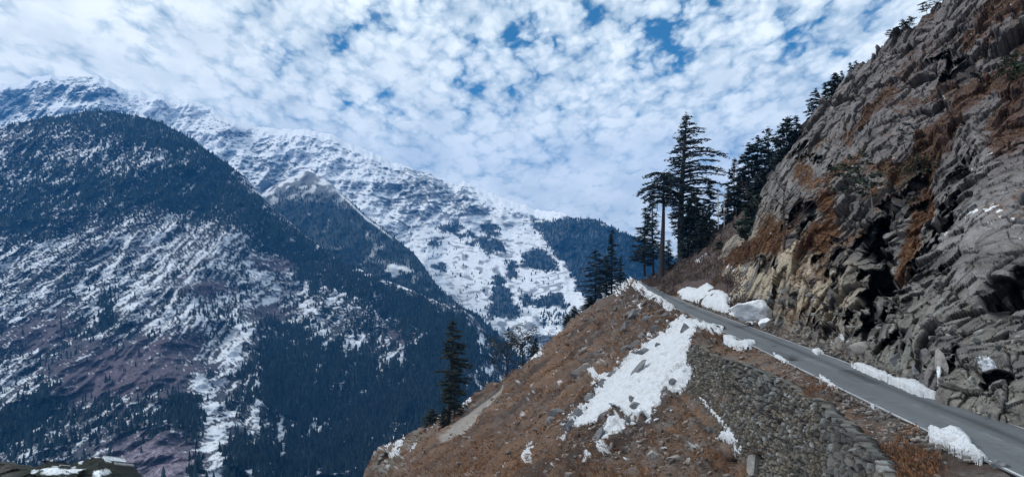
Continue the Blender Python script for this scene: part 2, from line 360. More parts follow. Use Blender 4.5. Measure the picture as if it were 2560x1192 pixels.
def road_col(P, l, Y, t):
    q = np.stack([l*1.6, Y*0.10, 0*Y], -1); n1 = fbm(q, 4, 31); n2 = fbm(P/1.2, 3, 32); n3 = fbm(P/8.0, 3, 33)
    base = 0.125+0.012*n1+0.008*n2+0.012*n3
    tt = np.repeat(t[None], P.shape[0], 0)
    wheel = np.exp(-((tt-0.66)/0.09)**2)*0.080+np.exp(-((tt-0.28)/0.10)**2)*0.018+0.02*sst(-n1, 0.1, 0.4)*np.exp(-((tt-0.5)/0.2)**2)
    cl = np.exp(-((tt-0.50-0.012*np.sin(Y/3.0))/0.014)**2)*sst(n1+n2, -0.1, 0.2)*0.05
    ck = blocks(np.stack([l/2.2+n2*.4, Y/3.4+n1*.3, 0*l+.5], -1), 35, 0)[2]; ck = (1-sst(ck, 0.0, 0.035))*sst(n3+n2, 0.0, 0.3)
    pt = blocks(np.stack([l/1.9, Y/5.0, 0*l+.5], -1), 37, 0, .9)[1]; base = base*(1-0.22*(pt > 0.86)+0.10*(pt < 0.12))-0.03*ck+0.03*sst(n2, 0.3, 0.5)*np.maximum(np.exp(-tt/0.05), np.exp(-(1-tt)/0.05))
    v = base-wheel*(0.7+0.5*n1)+cl
    return np.stack([v*0.93, v, v*1.09], -1)
strip('road', lambda Y: le(Y)-0.16+0.05*np.sin(Y*0.7), lambda Y: re_(Y)+0.14+0.05*np.sin(Y*0.9), 0.0, M_road, cols=60, colf=road_col)
for nm, f in (('road_edge_line', le), ('road_edge_line', re_)):
    strip(nm, lambda Y, f=f: f(Y)-0.05-0.012*np.sin(Y*1.7), lambda Y, f=f: f(Y)+0.06+0.012*np.sin(Y*2.3), 0.005, M_line)

# ------------------------------------------------------------------ cliff
SKY_C = [(1600, 705), (1690, 704), (1740, 690), (1790, 650), (1812, 610), (1835, 588), (1870, 560), (1888, 515), (1905, 470), (1935, 430), (1965, 380), (2000, 340), (2040, 285), (2080, 240), (2120, 195), (2160, 155), (2200, 118), (2240, 88), (2270, 62), (2300, 35), (2330, 10), (2400, -60), (2560, -210), (2760, -420), (3700, -1100)]
BASE_C = [(1690, 742), (1735, 752), (1800, 770), (1830, 778), (1875, 788), (1920, 803), (2000, 836), (2100, 872), (2170, 905), (2230, 932), (2300, 968), (2350, 1000), (2430, 1025), (2560, 1062), (2760, 1130), (3700, 1452)]
def cliff_D(x, y):
    """depth of the rock face: it starts on the road verge and leans back to the skyline"""
    yb = interp(x, BASE_C); yt = interp(x, SKY_C); D0 = F*6.4/np.maximum(yb-HY, 30)
    for _ in range(6): D0 = F*(6.4-zroad(D0))/np.maximum(yb-HY, 30)
    Ds = interp(x, [(1680, 200), (1760, 172), (1800, 158), (1890, 132), (2000, 122), (2100, 116), (2330, 106), (2560, 96), (2760, 90)])
    t = np.clip((yb-y)/np.maximum(yb-yt, 5), 0, 1)
    return D0+(np.maximum(Ds, D0+4)-D0)*t**1.4
# recesses (cx, cy, rx, ry, angle, depth m along the view)
HOLES = [(2198, 700, 32, 160, 6, 9), (2188, 600, 46, 50, 0, 6), (2185, 820, 38, 50, 0, 6), (1998, 545, 36, 50, 8, 9), (2105, 665, 26, 40, 25, 4), (2065, 690, 14, 30, 20, 3), (2235, 560, 22, 70, 10, 4), (2290, 480, 26, 50, 25, 3.5), (2150, 470, 34, 20, -8, 3), (1975, 745, 22, 22, 0, 2.5), (1905, 660, 22, 24, 20, 3), (1880, 640, 22, 14, 0, 2), (2395, 170, 38, 36, 20, 6), (2360, 200, 24, 16, 0, 4), (2490, 750, 46, 40, -40, 3), (2545, 740, 40, 60, 20, 3), (2500, 960, 48, 26, -6, 3), (2000, 380, 22, 14, -50, 3), (2038, 400, 22, 12, -20, 3), (2090, 610, 14, 12, 0, 2), (2255, 870, 14, 40, 8, 1.5), (2385, 905, 14, 42, 6, 1.6), (2395, 480, 10, 90, 22, 2.2), (2330, 640, 10, 110, 18, 2.2), (2262, 770, 9, 60, 18, 2), (2210, 915, 40, 8, 20, 1.2), (2085, 830, 18, 14, 0, 1.5), (2130, 800, 16, 18, 0, 1.5), (2040, 800, 12, 20, 0, 1.5), (2350, 700, 40, 10, -30, 1.5), (1940, 760, 14, 18, 0, 2)]
BULGE = [(2480, 600, 120, 210, 12, 3.0), (2160, 520, 40, 60, 0, 1.5), (2060, 620, 60, 60, 20, 2), (2470, 905, 60, 26, -4, 2.0), (2330, 830, 50, 60, 0, 1.5), (2010, 690, 60, 60, 10, 2.0), (2120, 690, 24, 60, 10, 2), (2420, 330, 60, 60, 0, 2), (2210, 300, 80, 60, -40, 2)]
GULLY = [(2560, 95, 2430, 255), (2430, 255, 2340, 360), (2340, 360, 2300, 560), (2300, 560, 2255, 700)]
def segd(x, y, s):
    x1, y1, x2, y2 = s; dx, dy = x2-x1, y2-y1; t = np.clip(((x-x1)*dx+(y-y1)*dy)/(dx*dx+dy*dy), 0, 1); return np.hypot(x-x1-t*dx, y-y1-t*dy)
def build_cliff():
    xs = np.concatenate([np.arange(1680, 2600, 2.15), np.arange(2602, 2800, 6.0), np.arange(2806, 3700, 14.0)])
    t = np.linspace(0, 1, 420)
    yt = interp(xs, SKY_C); yb = interp(xs, BASE_C)
    jag = fbm(np.stack([xs/22., xs*0, xs*0], -1), 4, 88)*9; yt = yt+jag*sst(xs, 1740, 1850)
    yy = yt[:, None]+(yb-yt)[:, None]*t[None]; xx = np.repeat(xs[:, None], len(t), 1)
    yy = yy.T; xx = xx.T; tt = np.repeat(t[:, None], len(xs), 1)
    D = cliff_D(xx, yy)
    P = ray(xx, yy, D)
    edge = sst(1-tt, 0.0, 0.05)                        # calm at the foot
    W = P+np.stack([fbm(P/9., 3, 1), fbm(P/9., 3, 2), fbm(P/9., 3, 4)], -1)*0.3
    # rotate into the bedding direction
    ca, sa = math.cos(math.radians(28)), math.sin(math.radians(28))
    R = np.stack([W[..., 0], W[..., 1]*ca-W[..., 2]*sa, W[..., 1]*sa+W[..., 2]*ca], -1)
    b1, c1, e1 = blocks(R/np.array([5.2, 5.6, 7.0]), 50, 3.0, .6)
    b2, c2, e2 = blocks(R/np.array([2.5, 2.8, 3.6])+3, 60, 2.8, .6)
    b3, c3, e3 = blocks(R/np.array([1.1, 1.2, 1.3])+9, 70, 1.8, .8)
    b4, c4, e4 = blocks(R/np.array([0.45, 0.5, 0.45])+5, 80, 1.4, .7)
    rg = ridged(W/14.0, 4, 90); fb = fbm(W/3.0, 4, 95)
    sp = np.maximum(np.linalg.norm(np.gradient(P, axis=0), axis=-1), np.linalg.norm(np.gradient(P, axis=1), axis=-1))
    aa = lambda size: np.clip(size/(4.0*sp), 0, 1)**1.5
    b1, b2, b3, b4 = b1*aa(6.0), b2*aa(2.4), b3*aa(0.9), b4*aa(0.42)
    slab = np.clip(ell(xx, yy, 2470, 560, 140, 240, 14)+0.7*ell(xx, yy, 2150, 330, 160, 90, -40)+0.8*ell(xx, yy, 2000, 440, 60, 60, -50), 0, 1)
    calm = 1-0.85*slab
    disp = 1.3*b1*calm+0.85*b2*calm+0.65*b3*(calm*.7+.3)+0.20*b4*(calm*.8+.2)+0.15*rg*calm*aa(4.0)+0.12*fb*aa(2.0)
    for e, wd, k, z_ in ((e1, 0.06, 0.8, 3.), (e2, 0.06, 0.5, 1.4), (e3, 0.07, 0.3, .6)): disp = disp-k*(1-sst(e, 0, wd))*calm*aa(z_)
    gd = np.min([segd(xx, yy, s) for s in GULLY], 0)+fb*10
    gul = np.exp(-(gd/17.0)**2); disp = disp-0.8*gul
    wx, wy = xx+fb*14+b2*26+b3*10, yy+fbm(W/3.0+7, 3, 96)*14+(c2-.5)*18*aa(2.4)
    rec = 0
    for h in HOLES: rec = rec+h[5]*sst(ell(wx, wy, *h[:5]), 0.22, 0.52)
    for h in BULGE: disp = disp+h[5]*ell(wx, wy, *h[:5])
    vd = P.copy(); vd[..., 2] -= CAMZ; vd /= np.linalg.norm(vd, axis=-1, keepdims=True)
    face = np.abs((gnormal(P)*vd).sum(-1)); disp = disp*np.clip((face-0.04)/0.30, 0.10, 1)
    hgt = 0.35+0.65*edge
    near = sst(xx, 1760, 1900)
    disp = disp*hgt*lerp(0.35, 1, near)
    nrm = np.array((-0.62, -0.62, 0.38)); nrm /= np.linalg.norm(nrm)
    dirv = P.copy(); dirv[..., 2] -= CAMZ; dirv /= np.linalg.norm(dirv, axis=-1, keepdims=True)
    P2 = P+disp[..., None]*nrm*np.minimum(1, D/60)[..., None]+(rec*edge)[..., None]*dirv
    n = gnormal(P2)
    # ---- colour
    n1 = fbm(P/8., 4, 101); n2 = fbm(P/2.0, 4, 102); n3 = fbm(P/0.6, 3, 103)
    col = np.zeros(P.shape)+np.array((0.148, 0.135, 0.126))
    col = col*(0.72+0.50*c2+0.26*c3)[..., None]
    col = mixc(col, (0.25, 0.24, 0.23), sst(n2, 0.1, 0.5)*0.6)
    col = mixc(col, (0.235, 0.232, 0.235), slab*0.6*sst(n2+n1, -0.4, 0.3))
    col = mixc(col, (0.085, 0.082, 0.088), sst(-n2-0.4*n1, 0.15, 0.5)*0.6)
    up = sst(-yy+0.35*(xx-1900), -420, -150)
    col = mixc(col, (0.150, 0.130, 0.135), up*0.5)
    tan = np.clip(1.3*ell(xx, yy, 1980, 690, 170, 95, 30)+0.5*ell(xx, yy, 1850, 690, 60, 60), 0, 1)*sst(n2+c2-0.5, -0.6, -0.1)
    col = mixc(col, (0.42, 0.35, 0.25), tan*0.85)
    grn = ell(xx, yy, 2360, 900, 260, 110, 14)*sst(n2, -0.2, 0.3)
    col = mixc(col, (0.215, 0.225, 0.185), grn*0.5)
    crk = np.maximum(1-sst(e2, 0.0, 0.05), (1-sst(e1, 0.0, 0.03)))*sst(n1, -0.4, 0.1); col = mixc(col, (0.045, 0.042, 0.045), crk*0.6)
    strk = sst(ridged(P/np.array([2.2, 2.2, 14.0]), 3, 110), 0.35, 0.8)
    col = mixc(col, (0.07, 0.068, 0.075), strk*0.35)
    g1 = np.zeros(xx.shape)
    for (cx, cy, rx, ry, a, k) in [(2450, 235, 50, 26, -45, 1), (2400, 300, 45, 30, -30, 1), (2350, 360, 55, 36, -25, .9), (2310, 530, 30, 40, 10, 1.1), (2285, 640, 22, 50, 12, 1), (2075, 520, 22, 30, 0, 1.3), (2055, 600, 34, 30, -30, 1.1), (1935, 590, 36, 50, -10, 1.2), (1880, 622, 50, 18, -25, 1), (2010, 440, 30, 26, 0, .8), (2240, 235, 90, 24, -38, .45), (2170, 300, 90, 24, -38, .4), (2530, 330, 60, 90, 10, .9), (2545, 200, 40, 60, 0, .5), (2510, 30, 110, 50, -35, .9), (2440, 100, 70, 26, -40, .4), (2230, 425, 70, 24, -10, .8), (2100, 420, 60, 14, -30, .5), (2340, 250, 50, 20, -30, .5), (1760, 720, 60, 30, 10, 1.2), (1730, 700, 60, 26, 0, 1.3), (1850, 640, 60, 20, -30, .8)]:
        g1 = g1+k*ell(xx, yy, cx, cy, rx, ry, a)
    led = sst(n[..., 2], 0.42, 0.75)
    g = np.clip(0.42*sst(n1+0.5*n2, 0.05, 0.5)*(1-0.6*slab)+g1*1.25*(0.55+0.7*sst(n2+n3*0.5, -0.35, 0.25))+gul*0.8+led*0.30*sst(n1, -0.2, 0.3), 0, 1)
    g = sst(g+0.25*n3, 0.35, 0.75)
    gc = mixc(np.zeros(P.shape)+np.array((0.105, 0.048, 0.026)), (0.165, 0.085, 0.040), sst(n3+n2, -0.2, 0.5))
    gc = mixc(gc, (0.085, 0.058, 0.055), up*0.7)
    col = col*(1-g[..., None])+gc*g[..., None]; globals()['CLG'] = g
    dark = np.clip(rec/3.0, 0, 1); col = mixc(col, (0.045, 0.040, 0.042), dark*0.75)      # shade of the recesses painted into the colour, stronger where deeper
    olive = ell(xx, yy, 2290, 430, 90, 40, 0)*sst(n3+n2, -0.1, 0.4)*0.6+ell(xx, yy, 2300, 890, 100, 30, 20)*sst(n3, 0, .3)*.4; col = mixc(col, (0.05, 0.055, 0.032), olive)
    sn = sst(n2+n3, 0.95, 1.05)*sst(n[..., 2], 0.3, 0.6)+ell(wx, wy, 2360, 935, 9, 36, 4)+ell(wx, wy, 2480, 925, 22, 16, 0)+ell(wx, wy, 1830, 668, 10, 6)
    sn = sn+ell(wx, wy, 2115, 850, 10, 10)+ell(wx, wy, 2225, 905, 14, 10)
    col = mixc(col, (0.72, 0.75, 0.79), np.clip(sst(sn, 0.45, 0.6), 0, 1))
    back1 = P2[:1]+np.array((3.0, 4.0, -2.0)); back2 = P2[:1]+np.array((35., 35., -25.)); back3 = P2[:1]+np.array((60., 60., -120.))
    P2 = np.concatenate([back3, back2, back1, P2, P2[-1:]+np.array((0., 0, -0.8))], 0); col = np.concatenate([col[:1]]*3+[col, col[-1:]], 0)
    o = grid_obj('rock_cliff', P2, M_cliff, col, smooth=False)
    tag(o, 'steep grey rock cliff with rust-brown grass rising on the uphill side of the road', 'cliff')
    return xx, yy, P2[3:-1]
CLX, CLY, CLP = build_cliff()
def on_cliff(x, y):
    k = np.argmin((CLX-x)**2+(CLY-y)**2); return CLP.reshape(-1, 3)[k].copy()

# ------------------------------------------------------------------ wooded bank beyond the cliff
def bank_z(l, Y):
    l0 = interp(Y, [(100, 19.5), (151, 18.0), (174, 17.0), (190, 17.5), (206, 19.0), (230, 22)])
    return np.where(l < l0, (l-l0)*0.05, (l-l0)*0.80)+zroad(Y)
SKY_B = [(1600, 706), (1636, 690), (1650, 672), (1680, 655), (1715, 648), (1742, 610), (1770, 580), (1800, 562), (1835, 540), (1862, 512), (1885, 488), (1905, 450), (1935, 405), (1965, 368), (2000, 325), (2040, 285), (2080, 245), (2140, 195), (2240, 110), (2300, 60), (2360, 20)]
def build_bank():
    xs = np.arange(1612, 2360, 3.0); t = np.linspace(0, 1, 150)
    yt = interp(xs, SKY_B)+fbm(np.stack([xs/15., xs*0, xs*0], -1), 3, 8)*5; yb = np.interp(xs, [1612, 1640, 1675, 1736, 1803, 1903, 2000, 2360], [708, 724, 740, 766, 792, 830, 870, 1000])
    yy = (yt[:, None]+(yb-yt)[:, None]*t[None]).T; xx = np.repeat(xs[None], len(t), 0)
    D = solve_D(xx, yy, bank_z, 100, 260, 120)
    D = np.clip(D, 0, 235)
    D = np.where(xx > 1880, np.maximum(D, lerp(150, 185, sst(xx, 1880, 1960))), D)
    P = ray(xx, yy, D)
    tt = np.repeat(t[:, None], len(xs), 1); edge = sst(1-tt, 0, 0.08)
    P = P+((fbm(P/7., 4, 120)*2.2+ridged(P/2.5, 3, 121)*0.5)*edge)[..., None]*np.array((-0.6, -0.2, 0.75))
    n1 = fbm(P/5., 4, 122); n2 = fbm(P/1.5, 3, 123)
    col = np.zeros(P.shape)+np.array((0.085, 0.064, 0.060)); col = mixc(col, (0.125, 0.095, 0.095), sst(n1, 0, 0.4)*ell(xx, yy, 1770, 620, 90, 60, -40)); col = mixc(col, (0.13, 0.07, 0.04), sst(n2, 0, 0.5)*0.6)
    col = mixc(col, (0.17, 0.155, 0.145), sst(n2-n1, 0.2, 0.5)*0.5)
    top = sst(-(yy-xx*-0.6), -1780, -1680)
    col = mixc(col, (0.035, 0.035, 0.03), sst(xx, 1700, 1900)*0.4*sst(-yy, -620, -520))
    sn = sst(polysd(xx, yy, [(1808, 640), (1840, 600), (1856, 592), (1850, 604), (1826, 632), (1806, 652)])+n2*5, -1, 1)+sst(polysd(xx, yy, [(1715, 655), (1765, 638), (1772, 645), (1755, 662), (1730, 660)])+n2*8, 0, 2)+sst(polysd(xx, yy, [(1638, 690), (1646, 678), (1652, 690), (1640, 704), (1622, 706)])+n2*4, -1, 1)
    col = mixc(col, (0.76, 0.79, 0.83), np.clip(sn, 0, 1))
    b1 = P[:1]+np.array((2., 4., -3.)); b2 = P[:1]+np.array((20., 60., -90.))
    P = np.concatenate([b2, b1, P], 0); col = np.concatenate([col[:1], col[:1], col], 0)
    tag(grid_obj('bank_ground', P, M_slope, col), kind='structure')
    return xx, yy, P[2:]
BKX, BKY, BKP = build_bank()
def on_bank(x, y):
    k = np.argmin((BKX-x)**2+(BKY-y)**2); return BKP.reshape(-1, 3)[k].copy()

# ------------------------------------------------------------------ dry-stone retaining wall
def build_wall():
    Y = 23.5*(66.4/23.5)**np.linspace(0, 1, 620); v = np.linspace(0, 1, 150)
    YY = np.repeat(Y[None], len(v), 0); vv = np.repeat(v[:, None], len(Y), 1)
    lw = wall_l(YY); lb = lw-1.7
    ztop = (lw-13.3)*0.22; zb = interp(YY, [(20, -6.8), (45, -6.4), (60, -5.4), (70, -5.0), (92, -3.9)])-0.5
    tj = fbm(np.stack([YY/2.5, YY*0, YY*0], -1), 3, 7)*0.35+0.28
    z = ztop+tj*(1-vv)+vv*(zb-ztop); l = lw+(lb-lw)*vv
    P = np.stack([l+DR*YY, YY, z], -1)
    bulge = fbm(np.stack([YY/5., vv*2, 0*YY], -1), 3, 9)*0.35
    xw = wall_l(Y)+DR*Y; arc = np.concatenate([[0], np.cumsum(np.hypot(np.diff(xw), np.diff(Y)))])+23.5; AR = np.repeat(arc[None], len(v), 0)
    q = np.stack([AR, z*1.06, 0*YY], -1)
    loose = sst(fbm(q/4.0, 2, 14)+(0.55-vv)*1.3-(YY-40)*0.012, 0.42, 0.8)          # the upper part has slumped into larger stones
    q = q+0.08*np.stack([fbm(q/0.5, 2, 15), fbm(q/0.5, 2, 16), 0*YY], -1)
    qs = np.stack([q[..., 0]/0.42, q[..., 1]/0.23, 0*YY+.5], -1); ql = np.stack([q[..., 0]/0.50, q[..., 1]/0.34, 0*YY+.5], -1)
    b1, c1, e1 = blocks(qs, 200, 1.1, .8); b2, c2, e2 = blocks(ql, 210, 1.8, .4)
    b = lerp(b1*0.9, b2*1.7, loose > 0.5); c = np.where(loose > 0.5, c2, c1); e = np.where(loose > 0.5, e2, e1)
    disp = 0.14+0.14*b-0.26*(1-sst(e, 0.02, 0.22))+bulge
    tx, ty = np.gradient(xw), np.gradient(Y); tl = np.hypot(tx, ty); wn3 = np.stack([-ty/tl, tx/tl*1.0, 0.33+0*tx], -1); P = P+disp[..., None]*wn3[None]
    c5 = (c*531.7) % 1
    col = np.zeros(P.shape)+np.array((0.088, 0.082, 0.073)); col = col*(0.35+1.5*c)[..., None]
    col = mixc(col, (0.20, 0.165, 0.12), sst(c5, 0.75, 0.9)*0.6); col = mixc(col, (0.30, 0.31, 0.31), sst(c5, 0.0, 0.06)*0+(c5 < 0.10)*0.7)
    col = mixc(col, (0.13, 0.14, 0.145), (loose > 0.5)*0.4)
    moss = sst(fbm(P/2.5, 3, 19), 0.2, 0.45)*0.5; col = mixc(col, (0.10, 0.085, 0.06), moss)
    col = mixc(col, (0.035, 0.032, 0.03), 1-sst(e, 0.03, 0.16))                    # darker in the joints between stones
    cap = P[:1]+np.array((0.4, 0, -0.03)); cap2 = P[:1]+np.array((0.8, 0, -0.5))
    P = np.concatenate([cap2, cap, P], 0); col = np.concatenate([col[:1]]*2+[col], 0)
    e0 = P[:, -1:]+np.array((0.9, 0.5, -0.2)); e1 = P[:, -1:]+np.array((3.2, 1.2, -0.3))
    P = np.concatenate([P, e0, e1], 1); col = np.concatenate([col, col[:, -1:], col[:, -1:]], 1)
    o = grid_obj('retaining_wall', P, M_wall, col, smooth=False)
    tag(o, 'slumping dry-stone retaining wall of small grey stones below the road', 'wall')
build_wall()

# ------------------------------------------------------------------ far mountains
def crest(xs, pts, jag, seed):
    q = np.stack([xs/40., xs*0, xs*0], -1); return interp(xs, pts)-np.abs(fbm(q, 5, seed, 0.6))*jag+jag*0.3
def range_mesh(name, x0, x1, step, sky, ybot, rows, Dfn, relief, jag, seed, colfn, power=1.0):
    xs = np.arange(x0, x1, step); t = np.linspace(0, 1, rows)**power
    yt = crest(xs, sky, jag, seed); yb = interp(xs, ybot)
    yy = (yt[:, None]+(yb-yt)[:, None]*t[None]).T; xx = np.repeat(xs[None], rows, 0); tt = np.repeat(t[:, None], len(xs), 1)
    D = Dfn(xx, yy, interp(xs, sky)[None]+0*yy); P = ray(xx, yy, D)
    D = D+relief(P, xx, yy)*sst(tt, 0.0, 0.04); P = ray(xx, yy, D)
    n = gnormal(P); col = colfn(P, n, xx, yy)
    s = D[:1]; b1 = P[:1]+np.stack([0*s, s*0.03, -s*0.004], -1); b2 = P[:1]+np.stack([0*s, s*0.25, -s*0.15], -1); P2 = np.concatenate([b2, b1, P], 0); col2 = np.concatenate([col[:1], col[:1], col], 0)
    o = grid_obj(name, P2, M_far, col2)
    return o, xx, yy, P, n, col, D
SNOW = (0.80, 0.83, 0.88)
# -- snow range -----------------------------------------------------------
SK1 = [(-120, 225), (0, 206), (50, 206), (85, 194), (118, 187), (150, 192), (215, 188), (250, 194), (280, 206), (300, 216), (340, 228), (375, 240), (395, 235), (420, 248), (470, 249), (500, 256), (530, 268), (560, 288), (600, 302), (640, 318), (680, 322), (720, 322), (760, 324), (800, 332), (835, 334), (860, 350), (900, 368), (930, 378), (960, 396), (1000, 412), (1040, 424), (1070, 436), (1110, 452), (1140, 462), (1158, 452), (1180, 460), (1220, 478), (1270, 496), (1320, 516), (1350, 526), (1400, 532), (1440, 544), (1490, 546), (1520, 560), (1560, 580), (1600, 598), (1660, 625), (1720, 650), (1900, 700)]
FP = [[(1088, 566), (1130, 560), (1158, 566), (1150, 582), (1105, 582)], [(1206, 562), (1225, 556), (1246, 566), (1244, 588), (1218, 590), (1204, 578)], [(1141, 583), (1185, 581), (1190, 594), (1150, 596)], [(1066, 600), (1098, 592), (1105, 604), (1078, 622)], [(1190, 600), (1215, 590), (1255, 606), (1262, 630), (1210, 634), (1196, 618)],
      [(1160, 604), (1190, 600), (1192, 616), (1165, 612)], [(1330, 558), (1392, 550), (1400, 572), (1340, 573)], [(1307, 640), (1340, 624), (1385, 648), (1398, 676), (1340, 678), (1305, 662)], [(1262, 655), (1288, 650), (1296, 690), (1270, 694)], [(1235, 690), (1252, 690), (1300, 790), (1215, 800), (1222, 760)],
      [(1300, 745), (1400, 735), (1420, 765), (1310, 765)], [(1080, 655), (1112, 660), (1110, 678), (1082, 672)],
      [(1332, 552), (1440, 544), (1490, 545), (1530, 562), (1600, 596), (1700, 650), (1700, 760), (1600, 730), (1540, 700), (1500, 722), (1478, 770), (1462, 745), (1432, 700), (1412, 662), (1388, 642), (1376, 612), (1352, 590)]]
def D1(x, y, yt): return interp(x, [(-120, 8600), (400, 8300), (1000, 7200), (1340, 6200), (1480, 5200), (1560, 4800), (1900, 4500)])-interp(x, [(0, 5.6), (1000, 6.0), (1340, 7.0), (1500, 4.0), (1700, 3.0)])*(y-yt)
def rel1(P, x, y):
    q = P/1000.0; r = ridged(q*np.array([1.1, 0.4, 0.55]), 5, 301)*420+ridged(q*np.array([4.2, 1.0, 0.9])+0.4*fbm(q*2, 2, 9)[..., None], 4, 303)*130+ridged(q*np.array([3.4, 1.5, 3.0]), 4, 305)*150+ridged(q*np.array([10, 5, 10]), 4, 306)*55+ridged(q*32, 3, 307)*16
    calm = sst(polysd(x, y, [(1060, 560), (1340, 545), (1420, 700), (1480, 780), (1100, 800)]), -60, 40)
    return -r*lerp(1, 0.30, calm)
FIELD = [(1045, 600), (1100, 548), (1330, 545), (1370, 600), (1385, 650), (1420, 690), (1425, 735), (1300, 745), (1250, 800), (1180, 790), (1100, 740)]
def col1(P, n, x, y):
    q = P/1000.0; n1 = fbm(q*np.array([4, 1, 7]), 4, 310); n2 = fbm(q*np.array([22, 3, 38]), 4, 312); qr = np.stack([q[..., 0]*0.82+q[..., 2]*0.57, q[..., 1]*.3, -q[..., 0]*0.57+q[..., 2]*0.82], -1); n3 = ridged(qr*np.array([7, 4, 26])+fbm(q*5, 3, 3)[..., None]*.5, 5, 314, .65); n4 = fbm(qr*np.array([48, 12, 80]), 4, 316, .7)
    reg = 0.0
    for b in [(150, 225, 120, 40, -25, .7), (250, 250, 60, 60, 0, .6), (40, 270, 60, 60, -30, .6), (480, 330, 80, 40, 20, .3), (640, 400, 70, 60, 20, .8), (560, 320, 60, 30, 0, .4), (720, 480, 90, 60, 0, .7), (1010, 500, 90, 90, 0, .8), (1080, 470, 90, 50, 20, .8), (1170, 500, 60, 60, 0, .6), (850, 420, 90, 60, 20, .4), (1250, 530, 90, 18, 8, .8), (960, 430, 40, 60, 0, .3)]: reg = reg+b[5]*ell(x, y, *b[:5])
    steep = sst(1-n[..., 2], 0.2, 0.6)
    rock = sst(n3*0.50+n2*0.4+n4*0.55+steep*0.40+reg*0.66+n1*0.3, 0.78, 0.88)
    fld = sst(polysd(x, y, FIELD), -14, 10)
    rock = rock*(1-fld)
    ter = vnoise(np.stack([P[..., 0]/60., P[..., 1]*0, (P[..., 2]+P[..., 0]*0.05+fbm(q*3, 3, 9)*90)/9.0], -1), 330); rock = np.maximum(rock, fld*sst(ter+n2*1.1, 0.32, 0.55)*0.8)
    low = sst(y, 760, 800); mixed = sst(n2+0.4*n1, 0.0, 0.25)*low; rock = np.maximum(rock, mixed*0.9)
    col = np.zeros(P.shape)+np.array(SNOW); col = mixc(col, (0.085, 0.10, 0.115), rock*0.85)
    f = -999.0
    for p in FP: f = np.maximum(f, polysd(x, y, p))
    col = mixc(col, (0.030, 0.040, 0.045), sst(f+n2*16+n4*8, -3, 3)*0.97)
    return col
o1, X1, Y1, P1, N1, CO1, DD1 = range_mesh('snow_mountain', -120, 1900, 2.9, SK1, [(-120, 620), (600, 700), (900, 830), (1150, 980), (1300, 1040), (1500, 900), (1900, 860)], 300, D1, rel1, 14, 11, col1)
tag(o1, kind='structure')
# -- middle spur ----------------------------------------------------------
SKB = [(560, 470), (600, 500), (632, 497), (665, 475), (700, 452), (735, 440), (768, 426), (795, 436), (825, 456), (850, 480), (880, 505), (915, 540), (945, 560), (975, 583), (1005, 610), (1035, 632), (1055, 660), (1075, 690), (1100, 722), (1150, 762), (1200, 792), (1260, 850), (1330, 930)]
def D2(x, y, yt): return interp(x, [(560, 5400), (768, 5000), (1075, 3900), (1330, 3000)])-4.2*(y-yt)*np.clip(1, 0, 1)
def rel2(P, x, y):
    q = P/1000.0; return -(ridged(q*np.array([1.7, 0.8, 1.0]), 5, 401)*190+fbm(q*9, 4, 402)*40)
def col2(P, n, x, y):
    q = P/1000.0; n2 = fbm(q*np.array([14, 4, 22]), 4, 412); n3 = ridged(q*np.array([7, 2, 12]), 4, 414); n4 = ridged(q*np.array([9, 9, 1.5]), 3, 415)
    col = np.zeros(P.shape)+np.array((0.024, 0.034, 0.038))
    hi = sst(-(y-(455+0.25*np.abs(x-768))), -60, 10)
    snow = hi*sst(n3*0.5+n2*0.9, 0.12, 0.30)*.85
    d = y-interp(x, SKB); snow = np.maximum(snow, sst(n4*0.6+n2*0.5, 0.62, 0.8)*0.8*sst(-d, -230, -10)); snow = np.maximum(snow, sst(n2+n4*0.3, 0.30, 0.55)*ell(x, y, 990, 740, 160, 70, 42)*0.9)
    snow = np.maximum(snow, ell(x, y, 985, 665, 55, 7, 15)*sst(n2, -0.3, 0.1)); snow = np.maximum(snow, sst(-np.abs(d-7-3*n2), -5, -1)*sst(x, 820, 860)*(1-sst(x, 960, 1000))*.8)
    rk = hi*(1-snow); col = mixc(col, (0.20, 0.21, 0.23), rk*0.8); col = mixc(col, SNOW, np.clip(snow, 0, 1))
    return col
o2, X2, Y2, P2_, N2, CO2, DD2 = range_mesh('forested_spur_hill', 560, 1330, 2.9, SKB, [(560, 760), (900, 860), (1330, 1060)], 190, D2, rel2, 4, 12, col2)
tag(o2, kind='structure')
# -- near valley side -----------------------------------------------------
SKA = [(-160, 350), (-80, 335), (0, 318), (60, 305), (110, 293), (160, 290), (200, 280), (230, 276), (300, 282), (345, 290), (400, 304), (440, 325), (480, 348), (520, 378), (560, 404), (600, 435), (630, 470), (660, 505), (700, 535), (740, 572), (780, 602), (820, 632), (860, 655), (900, 672), (950, 696), (1000, 712), (1050, 732), (1100, 755), (1150, 768), (1185, 792), (1215, 830), (1250, 872), (1300, 930), (1360, 1000), (1440, 1090), (1560, 1200)]
def D3(x, y, yt): return np.maximum(interp(x, [(-160, 3900), (230, 4000), (700, 3500), (1180, 2700), (1400, 2300)])-interp(x, [(0, 2.7), (700, 2.9), (1200, 3.0)])*(y-yt), 900)
def rel3(P, x, y):
    q = P/1000.0; r = ridged(q*np.array([2.0, 1.0, 0.8]), 5, 501)*150+ridged(q*np.array([7, 5, 5]), 4, 502)*62+ridged(q*np.array([26, 20, 26]), 3, 503)*13
    spur = np.exp(-((x-(640+0.02*(y-700)))/26.0)**2)*sst(y, 640, 760)*70
    return -r*1.0-spur
